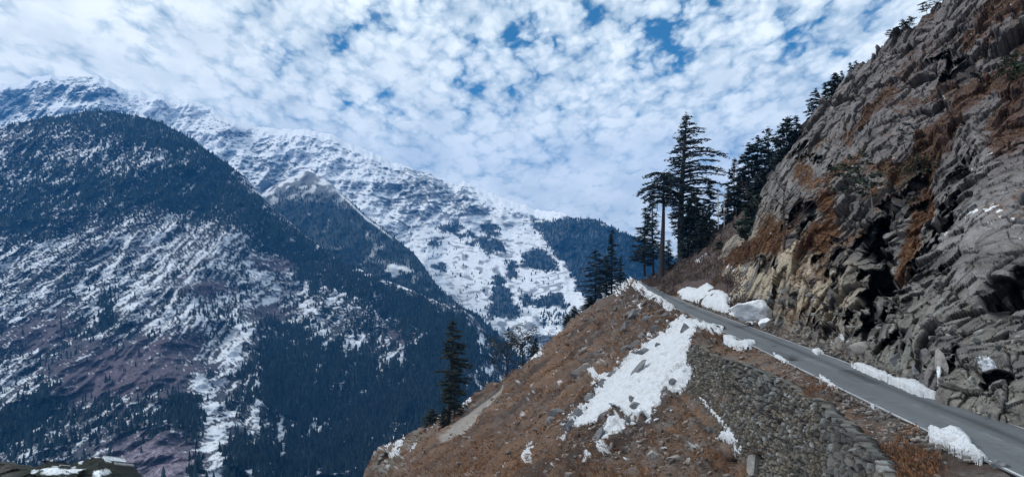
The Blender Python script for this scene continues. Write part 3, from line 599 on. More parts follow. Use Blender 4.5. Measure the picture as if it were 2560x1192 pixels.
TREES3 = [(240, 300, 330, 34, 6, .9), (420, 350, 150, 40, 25, 1), (560, 470, 120, 40, 42, 1.1), (700, 600, 130, 40, 40, 1.3), (860, 700, 150, 40, 33, 1.3), (1020, 770, 150, 30, 28, 1.1), (180, 480, 330, 70, 0, .8), (60, 580, 160, 40, 0, .6), (480, 490, 160, 60, 25, .6), (720, 920, 100, 130, 10, 1.1), (860, 980, 110, 160, 0, .8), (1050, 960, 120, 130, 0, .9), (900, 1150, 220, 60, 0, .8), (1120, 870, 70, 60, 30, .9), (260, 780, 26, 70, 0, .8), (215, 690, 24, 30, 0, .9), (470, 1030, 60, 70, 0, .7), (640, 1150, 120, 60, 0, .5), (60, 1060, 90, 60, 0, .7), (160, 380, 260, 60, 0, .25), (590, 800, 30, 60, 15, .6), (960, 840, 50, 80, 0, .3)]
SNOW3 = [(210, 390, 220, 40, 5, .25), (430, 420, 90, 50, 10, .25), (120, 640, 260, 60, 0, .45), (420, 600, 200, 60, -8, .55), (620, 650, 140, 60, 10, .4), (330, 700, 200, 50, 0, .35), (100, 760, 200, 60, -15, .25), (235, 790, 20, 30, 0, .5), (310, 790, 30, 30, 0, .5), (440, 800, 80, 40, 0, .45), (595, 840, 36, 110, 12, .9), (540, 1060, 30, 150, 2, .8), (490, 960, 30, 60, -30, .8), (640, 1010, 18, 110, 5, .7), (810, 820, 130, 40, 25, .35), (900, 760, 110, 26, 38, .5), (30, 950, 60, 40, -35, .6), (960, 900, 50, 60, 40, .45), (1000, 1020, 20, 60, -15, .5), (700, 1050, 16, 60, -8, .5), (730, 980, 12, 60, 0, .4), (40, 250, 10, 10, 0, 0), (850, 870, 60, 40, -45, .35), (800, 900, 20, 80, 0, .35)]
BARE3 = [(300, 930, 190, 80, -5, 1), (380, 1150, 110, 60, 0, 1.3), (700, 660, 60, 22, 0, .8), (520, 720, 60, 20, 0, .8), (690, 780, 60, 20, 0, .7), (100, 830, 120, 50, -15, .7), (1010, 860, 60, 40, 0, .6), (460, 850, 90, 40, 0, .5)]
def field3(lst, x, y): return sum(b[5]*ell(x, y, *b[:5]) for b in lst)
def tree3(P, x, y):
    q = P/1000.0; n1 = fbm(q*np.array([6, 3, 5]), 4, 520); n2 = fbm(q*np.array([26, 14, 9]), 3, 521)
    return np.clip(0.26+0.85*field3(TREES3, x, y)-0.55*field3(SNOW3, x, y)-0.6*field3(BARE3, x, y)+0.35*n1+0.7*n2, 0.01, 1.2)
def col3(P, n, x, y):
    q = P/1000.0; wq = q+0.02*np.stack([fbm(q*20, 2, 5), fbm(q*20, 2, 6), fbm(q*20, 2, 7)], -1)
    k = math.tan(math.radians(14)); z2 = wq[..., 2]-wq[..., 0]*interp(x, [(0, 0.42), (400, 0.30), (600, 0.0), (1300, -0.3)])
    n1 = fbm(q*np.array([5, 3, 5]), 4, 511)
    strat = fbm(np.stack([wq[..., 0]*26, wq[..., 1]*8, z2*95], -1), 4, 512, 0.6)
    vert = fbm(np.stack([wq[..., 0]*60, wq[..., 1]*10, wq[..., 2]*16], -1), 4, 513, 0.6)
    fine = fbm(wq*np.array([150, 60, 200]), 3, 514, .7)
    vb = np.clip(sst(y, 850, 950)*sst(x, 380, 520)+sst(x, 640, 760)*sst(y, 780, 850)+0.5*sst(-y, -600, -520), 0, 1)
    s = lerp(strat, vert, vb)+0.45*fine+0.25*n1
    tr = tree3(P, x, y); amt = 0.36*field3(SNOW3, x, y)-0.45*field3(BARE3, x, y)-0.01-0.10*ell(x, y, 350, 620, 400, 90)
    snow = sst(s+amt-0.10*sst(tr, 0.5, 1.0), 0.13, 0.24)
    col = np.zeros(P.shape)+np.array((0.045, 0.048, 0.058)); col = mixc(col, (0.024, 0.030, 0.040), sst(n1+fine*0.6, 0.0, 0.4)*0.8)
    col = mixc(col, (0.125, 0.092, 0.112), np.clip(field3(BARE3, x, y), 0, 1)*0.7); col = mixc(col, (0.27, 0.23, 0.28), ell(x, y, 380, 1150, 120, 70)*sst(fine+s*.3, -0.2, 0.3)*0.8)
    col = mixc(col, (0.022, 0.032, 0.036), sst(tr, 0.35, 0.9)*0.8)
    sp_ = fbm(q*np.array([230, 90, 260]), 3, 541, .7); col = col*(1+1.1*sp_)[..., None]; snow = np.maximum(snow, sst(sp_+0.35*fbm(q*12, 3, 542)-0.3*sst(tr, .5, 1)-0.25*np.clip(field3(BARE3, x, y), 0, 1), 0.36, 0.46)*0.8)
    return mixc(np.clip(col, 0.01, 1), (0.72, 0.76, 0.82), snow*lerp(0.92, 0.5, sst(tr, 0.6, 1.1)))
o3, X3, Y3, P3, N3, CO3, DD3 = range_mesh('valley_side_hill', -160, 1560, 2.5, SKA, [(-160, 1330), (1560, 1330)], 430, D3, rel3, 5, 13, col3)
tag(o3, kind='structure')
# -- the valley floor far below, out to the horizon -----------------------
g = np.linspace(-1, 1, 60); gx, gy = np.meshgrid(g*12000, g*12000+4000); gP = np.stack([gx, gy, -900+0*gx], -1)
gP[..., 2] += fbm(gP/2500., 3, 2)*60
tag(grid_obj('valley_ground', gP, M_far, np.zeros(gP.shape)+np.array((0.12, 0.12, 0.12))), kind='structure')

# ------------------------------------------------------------------ forests
def cone_trees(P, H, rad, seed, base):
    """one mesh of small conifers, two stacked five-sided tiers each"""
    r = np.random.RandomState(seed); n = len(P); V = []; Fc = []; K = 5
    a = r.rand(n, 1)*6.28+np.arange(K)[None]*2*PI/K
    for (z0, z1, rr) in ((0.02, 0.66, 1.0), (0.38, 1.0, 0.66)):
        rad_ = (rad*rr)[:, None]*(0.7+0.6*r.rand(n, K)); ring = np.stack([P[:, None, 0]+np.cos(a)*rad_, P[:, None, 1]+np.sin(a)*rad_, P[:, None, 2]+(H*z0)[:, None]+H[:, None]*0.06*(r.rand(n, K)-.5)], -1)
        tip = P.copy(); tip[:, 2] += H*z1; V.append(np.concatenate([ring, tip[:, None]], 1))
    V = np.concatenate(V, 1).reshape(-1, 3); base_i = np.arange(n)[:, None, None]*(2*(K+1))
    f = []
    for t in (0, 1):
        o = t*(K+1)
        for k in range(K): f.append([o+k, o+(k+1) % K, o+K])
    Fc = (base_i+np.array(f)[None]).reshape(-1, 3)
    c = np.repeat((np.array(base)[None]*(0.35+1.5*r.rand(n, 1)**1.5)), 2*(K+1), 0)
    return V, Fc, c
def pick(P, dens, n, seed):
    r = np.random.RandomState(seed); nr, nc = dens.shape; i = r.randint(0, nr-1, n*4); j = r.randint(0, nc-1, n*4)
    keep = r.rand(n*4) < dens[i, j]; i, j = i[keep][:n], j[keep][:n]
    a, b = r.rand(len(i), 1), r.rand(len(i), 1); i2, j2 = np.minimum(i+1, nr-1), np.minimum(j+1, nc-1)
    return P[i, j]*(1-a)*(1-b)+P[i2, j]*a*(1-b)+P[i, j2]*(1-a)*b+P[i2, j2]*a*b
fV, fF, fC = [], [], []; off = 0
def add_forest(Q, h0, h1, seed, base=(0.015, 0.026, 0.027), slim=0.21):
    global off
    r = np.random.RandomState(seed); H = h0+(h1-h0)*r.rand(len(Q))**1.3; Q = Q.copy(); Q[:, 2] -= 0.6
    V, Fc, c = cone_trees(Q, H, H*slim*(0.8+0.4*r.rand(len(Q))), seed, base); fV.append(V); fF.append(Fc+off); fC.append(c); off += len(V)
td = tree3(P3, X3, Y3); fr = (X3 > -40) & (Y3 < 1230) & (Y3 < interp(X3, [(900, 1240), (920, 1200), (1085, 1060), (1330, 920), (1420, 840)])+25); w3 = np.where(fr, np.clip(td*(1-0.75*sst(CO3[..., 0], .2, .5)), 0, 1)**1.6, 0)
Q3 = pick(P3, w3, 36000, 1); add_forest(Q3, 12, 26, 1)
crestm = np.zeros(td.shape); crestm[0:4] = 0.5; crestm = crestm*sst(X3, 100, 260)*(X3 < 1240); add_forest(pick(P3, crestm, 1100, 2), 16, 26, 2)
hi2 = sst(Y2-(470+0.30*np.abs(X2-768)), -25, 30); w2 = hi2*np.where(CO2[..., 0] > 0.35, 0.10, 0.9); add_forest(pick(P2_, w2, 9000, 3), 14, 26, 3)
f = -999.0
for p in FP: f = np.maximum(f, polysd(X1, Y1, p))
w1 = sst(f+fbm(P1/45., 4, 6)*16, -3, 3)*1.0+0.03*sst(polysd(X1, Y1, FIELD), -10, 5)+sst(Y1, 755, 800)*0.45*sst(fbm(P1/300., 3, 4), -0.2, 0.3)+0.012*sst(Y1, 500, 600)
w1 = np.clip(w1, 0, 1)*(X1 > 1000)*(X1 < 1720); add_forest(pick(P1, w1, 12000, 4), 16, 30, 4, (0.016, 0.026, 0.026), slim=0.26)
tag(mesh_np('far_forest', np.concatenate(fV), np.concatenate(fF), M_forest, None, np.concatenate(fC), False), kind='stuff')
# the nearest far-side conifers, one object each
V, Fc, c = cone_trees(np.zeros((1, 3)), np.ones(1), np.array([0.22]), 5, (0.022, 0.036, 0.030))
wn_ = np.where((Y3 > 960) & (X3 > 480) & (X3 < 1080) & (Y3 < interp(X3, [(900, 1190), (920, 1170), (1085, 1030), (1330, 900)])), w3, 0); Qn = pick(P3, wn_, 900, 9)[:220]
proto = None; rr = random.Random(4)
for q in Qn:
    if proto is None: o = proto = mesh_np('conifer_tree', V, Fc, M_forest, None, c, False)
    else: o = proto.copy(); C.objects.link(o)
    h = rr.uniform(17, 27); o.location = (q[0], q[1], q[2]-0.6); o.scale = (h, h, h); o.rotation_euler = (0, 0, rr.uniform(0, 6.28))
    tag(o, 'small dark conifer in the forest low on the far side of the valley', 'tree', 'conifers on the far valley side')

# ------------------------------------------------------------------ cedars and other near trees
def tube(pts, rads, k=7):
    pts = np.array(pts, float); n = len(pts); V = []; Fc = []
    for i in range(n):
        d = pts[min(i+1, n-1)]-pts[max(i-1, 0)]; d /= np.linalg.norm(d)+1e-9; a = np.cross(d, (0.0, 0.0, 1.0) if abs(d[2]) < 0.9 else (1.0, 0, 0)); a /= np.linalg.norm(a); b = np.cross(d, a)
        for j in range(k): t = 2*PI*j/k; V.append(pts[i]+rads[i]*(math.cos(t)*a+math.sin(t)*b))
    for i in range(n-1):
        for j in range(k): Fc.append((i*k+j, i*k+(j+1) % k, (i+1)*k+(j+1) % k, (i+1)*k+j))
    return np.array(V), np.array(Fc)
class Acc:
    def __init__(s): s.V = []; s.F = []; s.n = 0; s.C = []
    def add(s, V, Fc, c=None):
        s.V.append(V); s.F.append(np.asarray(Fc)+s.n); s.n += len(V)
        if c is not None: s.C.append(np.zeros((len(V), 3))+c)
    def obj(s, name, mat, parent, smooth=True): return mesh_np(name, np.concatenate(s.V), np.concatenate(s.F), mat, parent, np.concatenate(s.C) if s.C else None, smooth)
def tufts(r, cen, size, flat, n=4):
    """n random little triangles round each centre"""
    m = len(cen); d = r.randn(m*n, 3, 3)*np.array((1, 1, flat)); c = np.repeat(cen, n, 0)+r.randn(m*n, 3)*size[:, None].repeat(n, 0)*np.array((.5, .5, .5*flat))
    T = c[:, None]+d*np.repeat(size, n)[:, None, None]*0.62
    return T.reshape(-1, 3), np.arange(m*n*3).reshape(-1, 3)
def conifer(seed, H, R, base=0.12, nb=90, prof='cone', flag=None, lean=(0, 0), trunk_r=None, flat=0.35, droop=0.18, green=(0.020, 0.034, 0.040), tuft=0.021, sparse=1.0, leaders=1, bark=None, rise=0.0, dens=1.0):
    """a trunk with limbs (one mesh) and a crown of needle sprays (one mesh), at the origin"""
    r = np.random.RandomState(seed); tr = trunk_r or H*0.014; T = Acc(); cen = []; siz = []
    def axis(u): return np.array((lean[0]*H*u*u+0.006*H*math.sin(u*5+seed), lean[1]*H*u*u+0.005*H*math.cos(u*4+seed), H*u))
    us = np.linspace(0, 1, 16); T.add(*tube([axis(u) for u in us], [tr*(1.25 if u == 0 else 1)*(1-u)**0.8+tr*0.05 for u in us], 8))
    for q in range(1, leaders):
        a0 = r.rand()*6.28; u0 = 0.55+0.15*r.rand(); p = axis(u0); tp = p+np.array((math.cos(a0)*R*0.28, math.sin(a0)*R*0.28, H*(0.97-u0))); mid = p*0.6+tp*0.4+np.array((math.cos(a0)*R*0.16, math.sin(a0)*R*0.16, 0)); T.add(*tube([p, mid, tp], [tr*0.45, tr*0.3, tr*0.05], 6))
    for i in range(nb):
        u = base+(1-base)*((i+r.rand()*0.9)/nb)**0.92; v = (u-base)/(1-base)
        if prof == 'cone': pl = (1-v)**0.75*(0.35+0.65*min(1, v*6))
        elif prof == 'flat': pl = 0.45+0.55*math.sin(min(1, v*1.2)*PI*0.6) if v < 0.92 else 0.5
        elif prof == 'column': pl = (0.55+0.45*math.sin(v*PI))*(1-v**4)
        else: pl = math.sin((0.12+0.88*v)*PI)**0.7
        az = r.rand()*2*PI; Lb = R*pl*(0.55+0.6*r.rand())
        if flag: Lb *= max(0.25, 1+flag[1]*math.cos(az-flag[0]))
        Lb = max(Lb, R*0.07); p0 = axis(min(u, 0.985)); ns = 6; pts = []; dr = droop*(0.7+0.6*r.rand()); az2 = az+r.randn()*0.15
        for k in range(ns+1):
            s = k/ns; a = az*(1-s)+az2*s; pts.append(p0+np.array((math.cos(a)*Lb*s, math.sin(a)*Lb*s, Lb*((rise+0.22)*s-(dr+0.22)*s*s)*1.0)))
        T.add(*tube(pts, [max(0.012*H**0.5*0.3, tr*0.22*(1-0.85*k/ns)*(Lb/R)**0.5) for k in range(ns+1)], 4))
        m = int(max(5, Lb/R*34*dens)*sparse)
        s = 0.18+0.84*r.rand(m)**0.75; wd = 0.30*Lb*(1.05-s)+0.05*R; side = (r.rand(m)*2-1)*wd; pt = np.array(pts); ii = np.clip((s*ns).astype(int), 0, ns-1); fr_ = np.clip(s*ns-ii, 0, 1.1)[:, None]; c = pt[ii]*(1-fr_)+pt[ii+1]*fr_
        perp = np.array((-math.sin(az), math.cos(az), 0)); c = c+perp*side[:, None]; c[:, 2] += -0.22*np.abs(side)+r.randn(m)*0.012*R
        cen.append(c); siz.append(np.full(m, H*tuft)*(0.6+0.8*r.rand(m)))
    top = axis(1.0); c = top+r.randn(10, 3)*np.array((.02, .02, .05))*R; cen.append(c); siz.append(np.full(10, H*tuft*0.7))
    cen = np.concatenate(cen); siz = np.concatenate(siz); V, Fc = tufts(r, cen, siz, flat)
    cc = np.repeat(np.array(green)[None]*(0.7+1.3*r.rand(len(cen), 1)**1.5), 12, 0)
    return T, (V, Fc, cc), bark or M_bark
def place_tree(name, spec, loc, label, cat='tree', group=None, rz=0.0):
    T, (V, Fc, cc), bk = spec
    o = empty(name, loc, rz, label=label, cat=cat, group=group)
    T.obj('trunk', bk, o); mesh_np('crown', V, Fc, M_needle, o, cc, False)
    return o
def copy_tree(o, loc, rz, sc, label, group=None):
    c = o.copy(); C.objects.link(c); c.location = loc; c.rotation_euler = (0, 0, rz); c.scale = sc; c['label'] = label
    if group: c['group'] = group
    for ch in o.children:
        d = ch.copy(); C.objects.link(d); d.parent = c
    return c
def sink(p, d=0.6): return (float(p[0]), float(p[1]), float(p[2])-d)
def hm(y0, y1, D): return (y0-y1)/F*D
# the big flagged cedar and the flat-topped one at the bend
p = on_bank(1703, 655); D = p[1]; H = hm(655, 285, D)+1
place_tree('cedar_tree', conifer(3, H, H*0.20, 0.17, 165, 'wide', (0.0, 0.50), (0.03, 0), H*0.026, tuft=0.0115, leaders=1, droop=0.12, rise=0.10, dens=1.05), sink(p, 1), 'tallest deodar cedar, wind-flagged to the uphill side, beside the road bend')
p = ray(1655, 702, 196.0); H = hm(702, 425, 196.0)
place_tree('cedar_tree', conifer(5, H, H*0.25, 0.70, 70, 'flat', (PI, 0.30), (0.02, 0), H*0.028, tuft=0.0135, droop=0.30, rise=0.10, dens=1.5, leaders=2), sink(p, 0.6), 'bare-trunked cedar with a flat umbrella top left of the tallest cedar')
p = ray(1632, 702, 214.0); H = hm(650, 488, 214.0)+5
a = place_tree('cedar_tree', conifer(8, H, H*0.27, 0.15, 70, 'cone', (PI, 0.3), tuft=0.02, leaders=2), sink(ray(1632, 690, 214.0), 0), 'slender twin-tipped cedar behind the flat-topped cedar')
PROTO = [place_tree('cedar_tree', conifer(21, 20, 4.6, 0.16, 60, 'cone', (0.0, 0.12), tuft=0.024), sink(on_bank(1838, 585)), 'slim lone cedar standing just right of the utility pole', group='cedars on the skyline bank')]
PROTO[0].scale = (1.0,)*3
def stand(k, x, ybase, ytop, D, label, group=None, wx=1.0, proto=None):
    pr = proto or PROTO; o = pr[k % len(pr)]; H = (ybase-ytop)/F*D; s = H/o['h']; pz = ray(x, ybase, D)
    return copy_tree(o, (pz[0], pz[1], pz[2]), (x*0.7) % 6.28 if wx != 99 else 0, (s*wx, s*wx, s), label, group)
PROTO[0]['h'] = 20.0; s = hm(590, 398, 225)/20; PROTO[0].scale = (s,)*3; q = ray(1836, 590, 225.0); PROTO[0].location = q
def mkproto(h, *a, **k):
    T, (V, Fc, cc), bk = conifer(*a, **k); return T, (V, Fc, cc), bk
def proto_at(spec, h, x, yb, yt, D, label, group=None, name='cedar_tree'):
    o = place_tree(name, spec, ray(x, yb, D), label, 'tree', group); o['h'] = h; s = hm(yb, yt, D)/h; o.scale = (s,)*3; PROTO.append(o); return o
SKG = 'cedars on the skyline bank'
proto_at(conifer(22, 20, 4.8, 0.30, 60, 'wide', (0, 0.2), tuft=0.024, dens=1.0), 20, 1872, 570, 360, 228.0, 'cedar with a bare lower trunk, second in the skyline row', SKG)
proto_at(conifer(23, 20, 4.4, 0.10, 75, 'cone', (0, 0.1), tuft=0.025), 20, 1774, 640, 450, 218.0, 'pointed cedar between the tallest cedar and the utility pole')
proto_at(conifer(24, 20, 5.6, 0.05, 90, 'column', tuft=0.032, green=(0.026, 0.036, 0.032), dens=1.2), 20, 1735, 660, 480, 205.0, 'bushy dark cedar tucked against the right of the tallest cedar')
for k, x, yb, yt, D, wx, lab in [
        (1, 1895, 540, 342, 232, 1.0, 'narrow cedar, third in the skyline row above the bank'), (0, 1922, 520, 322, 226, 1.1, 'broad-topped cedar, fourth in the skyline row'), 
        (3, 1968, 450, 296, 215, 1.1, 'dense cedar clump where the skyline meets the grey rock'), (2, 1990, 420, 292, 212, 1.3, 'low wide cedar on the lip of the grey rock'), (1, 2040, 330, 222, 205, 0.95, 'flat-topped little cedar alone on the rock rim'),
        (2, 2062, 300, 208, 205, 1.1, 'small cedar below the upper skyline group'), (3, 2088, 270, 184, 200, 1.2, 'dense cedar in the upper skyline group'), (0, 2104, 255, 178, 200, 1.1, 'pointed cedar in the upper skyline group'), (2, 2125, 225, 158, 195, 1.1, 'thin cedar topping the upper skyline group'), (1, 2140, 205, 152, 195, 1.0, 'last small cedar at the upper end of the skyline group'),
        
        (3, 1850, 590, 455, 215, 1.2, 'dark bushy cedar at the foot of the skyline row'), (3, 1905, 560, 430, 205, 1.3, 'dark round cedar beneath the skyline row'), (0, 1820, 580, 468, 220, 1.1, 'small cedar right beside the utility pole'),
        (2, 1722, 665, 505, 200, 1.3, 'short cedar half hidden behind the trunk of the tallest cedar'), (3, 1760, 640, 540, 190, 1.2, 'dark bushy cedar at the foot of the pointed cedar'), (0, 1612, 690, 520, 224, 1.2, 'left-most slender cedar behind the road bend'), (2, 1672, 690, 600, 205, 1.4, 'young cedar between the two big trunks at the bend')]:
    stand(k, x, yb, yt, D, lab, SKG if 'skyline' in lab else None, wx)
# scrawny pines on the upper rim
scr = conifer(31, 8, 2.6, 0.35, 16, 'wide', (0.4, 0.4), (0.1, 0), tuft=0.05, dens=0.5, green=(0.03, 0.045, 0.038)); rim = place_tree('pine_tree', scr, sink(on_cliff(2250, 92), 0.2), 'scrawny pine with an open crown on the upper cliff rim', group='scrawny pines on the upper cliff rim'); rim['h'] = 8.0
s = hm(92, 45, rim.location[1])/8; rim.scale = (s*1.3, s*1.3, s)
for x, y, yt, lab in [(2268, 75, 40, 'dense little pine right of the open-crowned rim pine'), (2228, 104, 82, 'stunted pine lowest of the upper rim pines'), (2315, 28, -8, 'dark pine at the very top edge of the cliff rim'), (2338, 10, -30, 'highest rim pine, cut by the top of the picture')]:
    q = on_cliff(x, y); s = max(hm(y, yt, q[1])/8, 0.2); copy_tree(rim, sink(q, 0.2), x, (s*1.5, s*1.5, s), lab)
# cedars on the valley edge left of the road
PV = []
def vtree(spec, h, x, yb, yt, D, label, name='cedar_tree', sx=1.0):
    o = place_tree(name, spec, ray(x, yb, D), label); o['h'] = h; s = hm(yb, yt, D)/h; o.scale = (s*sx, s*sx, s); PV.append(o); return o
vtree(conifer(41, 26, 5.6, 0.12, 110, 'cone', (0.0, 0.1), tuft=0.019, droop=0.05, rise=0.04, flat=0.25), 26, 1530, 765, 575, 262.0, 'taller of the two tiered cedars beyond the left edge of the road')
vtree(conifer(42, 20, 4.8, 0.18, 90, 'wide', (PI, 0.1), tuft=0.021, droop=0.05, rise=0.04, flat=0.25), 20, 1489, 790, 626, 258.0, 'shorter of the two tiered cedars beyond the left edge of the road')
stand(1, 1514, 775, 640, 270, 'slim cedar between the two tiered cedars', proto=PV); stand(0, 1552, 750, 640, 275, 'small cedar right of the two tiered cedars', proto=PV)
stand(3, 1436, 815, 765, 262, 'young green conifer low on the hillside edge left of the tiered cedars', wx=1.5); stand(3, 1418, 830, 785, 258, 'smallest bushy conifer on the hillside edge', wx=1.6); stand(3, 1476, 800, 740, 255, 'bushy conifer at the foot of the tiered cedars', wx=1.6)
vtree(conifer(43, 30, 4.6, 0.17, 105, 'wide', (0.0, 0.15), (0.045, 0), 0.62, tuft=0.017, droop=0.06, rise=0.02, flat=0.28, green=(0.026, 0.036, 0.028)), 30, 1122, 1078, 800, 188.0, 'tall dark cedar leaning on the brown slope left of the bare rock slab')
stand(0, 1136, 1068, 870, 196, 'second trunk of dark cedar growing close behind the tall leaning cedar', proto=PV, wx=0.8); stand(3, 1110, 1072, 1015, 186, 'dark bushy undergrowth tree at the foot of the leaning cedar', wx=1.0)
def bare_tree(seed, H, spread, n=9, needles=0.35, mat=None):
    r = np.random.RandomState(seed); T = Acc(); cen = []
    T.add(*tube([(0, 0, 0), (0.02*H, 0, 0.3*H), (0.0, 0.02*H, 0.6*H), (0.03*H, 0, H)], [0.022*H, 0.017*H, 0.011*H, 0.003*H], 7))
    for i in range(n):
        u = 0.15+0.8*i/n; a = i*2.4+r.rand(); Lb = spread*H*(1-0.6*u)*(0.7+0.6*r.rand()); p0 = np.array((0.01*H, 0, u*H)); p1 = p0+np.array((math.cos(a)*Lb*0.5, math.sin(a)*Lb*0.5, Lb*0.35)); p2 = p0+np.array((math.cos(a+.2)*Lb, math.sin(a+.2)*Lb, Lb*0.95)); T.add(*tube([p0, p1, p2], [0.008*H, 0.005*H, 0.0015*H], 5))
        for k in range(6):
            s = 0.3+0.7*r.rand(); b = (p0*(1-s)+p2*s+p1*0)*0.5+0.5*(p1 if s < .6 else p2); d = r.randn(3)*np.array((1, 1, .6))+np.array((0, 0, .8)); d /= np.linalg.norm(d); e = b+d*Lb*0.4; T.add(*tube([b, (b+e)/2+r.randn(3)*0.03*Lb, e], [0.003*H, 0.002*H, 0.0008*H], 3)); cen.append(e); cen.append((b+e)/2)
    cen = np.array(cen); m = len(cen); cen = np.repeat(cen, int(8*needles)+1, 0)+r.randn(m*(int(8*needles)+1), 3)*0.035*H
    V, Fc = tufts(r, cen, np.full(len(cen), H*0.022), 0.7, 3); cc = np.zeros((len(V), 3))+np.array((0.035, 0.04, 0.033))*(0.6+0.8*r.rand(len(V), 1))
    return T, (V, Fc, cc), mat or M_bark
vtree(bare_tree(3, 12, 0.55, 11, 0.5), 12, 1266, 958, 860, 236.0, 'thin-leaved dark tree on the slope edge, left of a pair', 'slope_tree', 1.3)
vtree(bare_tree(5, 12, 0.6, 12, 0.9), 12, 1305, 935, 838, 236.0, 'fuller dark tree on the slope edge, right of a pair', 'slope_tree', 1.3)
stand(2, 1340, 905, 845, 240, 'rounded dark shrub tree uphill of the pair on the slope edge', wx=1.8); stand(1, 1208, 978, 950, 220, 'tiny sapling alone on the grassy slope edge', wx=0.8, proto=PV)
stand(3, 1080, 1082, 1022, 232, 'dark conifer top behind the rock ledges left of the leaning cedar', wx=1.7); stand(3, 965, 1175, 1130, 215, 'green bush clinging to the rock corner at the bottom of the slope', wx=1.6)
# pine and bare trees growing out of the cliff
def at_cliff(x, y, off=1.5):
    q = on_cliff(x, y); d = np.array((-q[0], -q[1], CAMZ-q[2])); d /= np.linalg.norm(d); return q+d*off
q = at_cliff(2180, 562, 2.0); H = hm(562, 385, q[1])
pn = conifer(51, H, H*0.42, 0.38, 20, 'wide', (PI, 0.45), (-0.12, 0), H*0.012, tuft=0.032, flat=0.6, droop=-0.05, rise=0.1, green=(0.030, 0.038, 0.026), dens=0.75, bark=M_bark_pale)
place_tree('pine_tree', pn, tuple(q), 'lone pine with a pale lower trunk rooted in the middle of the cliff face')
q = at_cliff(2262, 410, 1.0); H = hm(410, 285, q[1]); place_tree('pine_tree', conifer(52, H, H*0.25, 0.5, 9, 'wide', None, (-0.22, 0), H*0.012, tuft=0.03, flat=0.6, dens=0.3), tuple(q), 'thin nearly bare pine leaning left high on the cliff')
q = at_cliff(2290, 440, 1.0); H = hm(445, 390, q[1]); place_tree('cliff_shrub', conifer(53, H, H*1.1, 0.1, 22, 'wide', None, (0, 0), H*0.02, tuft=0.055, flat=0.7, dens=0.6, green=(0.040, 0.040, 0.022)), tuple(q), 'olive shrub spilling over a ledge right of the cliff pine', 'shrub')
q = at_cliff(2545, 215, 1.0); H = hm(235, 165, q[1]); place_tree('cliff_shrub', conifer(54, H, H*0.7, 0.1, 20, 'wide', None, (0, 0), H*0.02, tuft=0.06, flat=0.7, dens=0.6, green=(0.028, 0.042, 0.022)), tuple(q), 'dark green shrub at the right edge high on the cliff', 'shrub')
T, (V, Fc, cc), bk = bare_tree(7, 10, 0.75, 10, 0.0); q = at_cliff(1962, 625, 3.0); o = empty('bare_tree', tuple(q), 0.5, label='leafless crooked tree in front of the dark cave in the cliff', cat='tree'); T.obj('trunk', M_twig, o); s = hm(625, 458, q[1])/10; o.scale = (s,)*3
place_tree('bushy_conifer', conifer(55, 9, 4.0, 0.0, 75, 'column', None, (0, 0), 0.2, tuft=0.05, flat=0.6, green=(0.018, 0.034, 0.026), dens=0.9), tuple(ray(1893, 602, 128.0)), 'dense dark green bushy conifer where the cliff begins, above the brown grass', 'tree').scale = (0.95, 0.95, 0.9)
place_tree('bushy_conifer', conifer(56, 5, 2.1, 0.0, 55, 'column', None, (0, 0), 0.12, tuft=0.055, flat=0.7, green=(0.035, 0.045, 0.024), dens=0.9), tuple(ray(1800, 655, 165.0)), 'small olive green bush beside the diagonal snow streak above the road', 'shrub')
# utility pole
q = ray(1803, 566, 205.0); pole = empty('utility_pole', tuple(q), 0.25, label='pale twin-post utility pole with crossarms among the cedars', cat='utility pole'); H = hm(566, 483, 205.0)
for dx in (-0.95, 0.95): A = Acc(); A.add(*tube([(dx, 0, -1), (dx, 0, H)], [0.17, 0.12], 8)); A.obj('post', M_pole, pole)
def box(x0, x1, y0, y1, z0, z1): return np.array([(x0, y0, z0), (x1, y0, z0), (x1, y1, z0), (x0, y1, z0), (x0, y0, z1), (x1, y0, z1), (x1, y1, z1), (x0, y1, z1)], float), np.array([(0, 3, 2, 1), (4, 5, 6, 7), (0, 1, 5, 4), (1, 2, 6, 5), (2, 3, 7, 6), (3, 0, 4, 7)])
for z in (H-0.7, H-2.6, H-6.2): A = Acc(); A.add(*box(-1.75, 1.75, -0.22, -0.12, z-0.09, z+0.09)); A.obj('crossarm', M_pole, pole)
A = Acc(); A.add(*tube([(-0.95, -0.15, H-6.1), (0.95, -0.15, H-2.8)], [0.06, 0.06], 6)); A.obj('brace', M_pole, pole)
for dx in (-1.5, 0, 1.5): A = Acc(); A.add(*tube([(dx, -0.17, H-0.7), (dx, -0.17, H-0.4), (dx, -0.17, H-0.2)], [0.08, 0.13, 0.05], 8)); A.obj('insulator', M_bark_pale, pole)
A = Acc(); A.add(*box(0.55, 1.35, -0.75, -0.18, H-5.4, H-4.3)); A.obj('transformer', M_pole, pole)

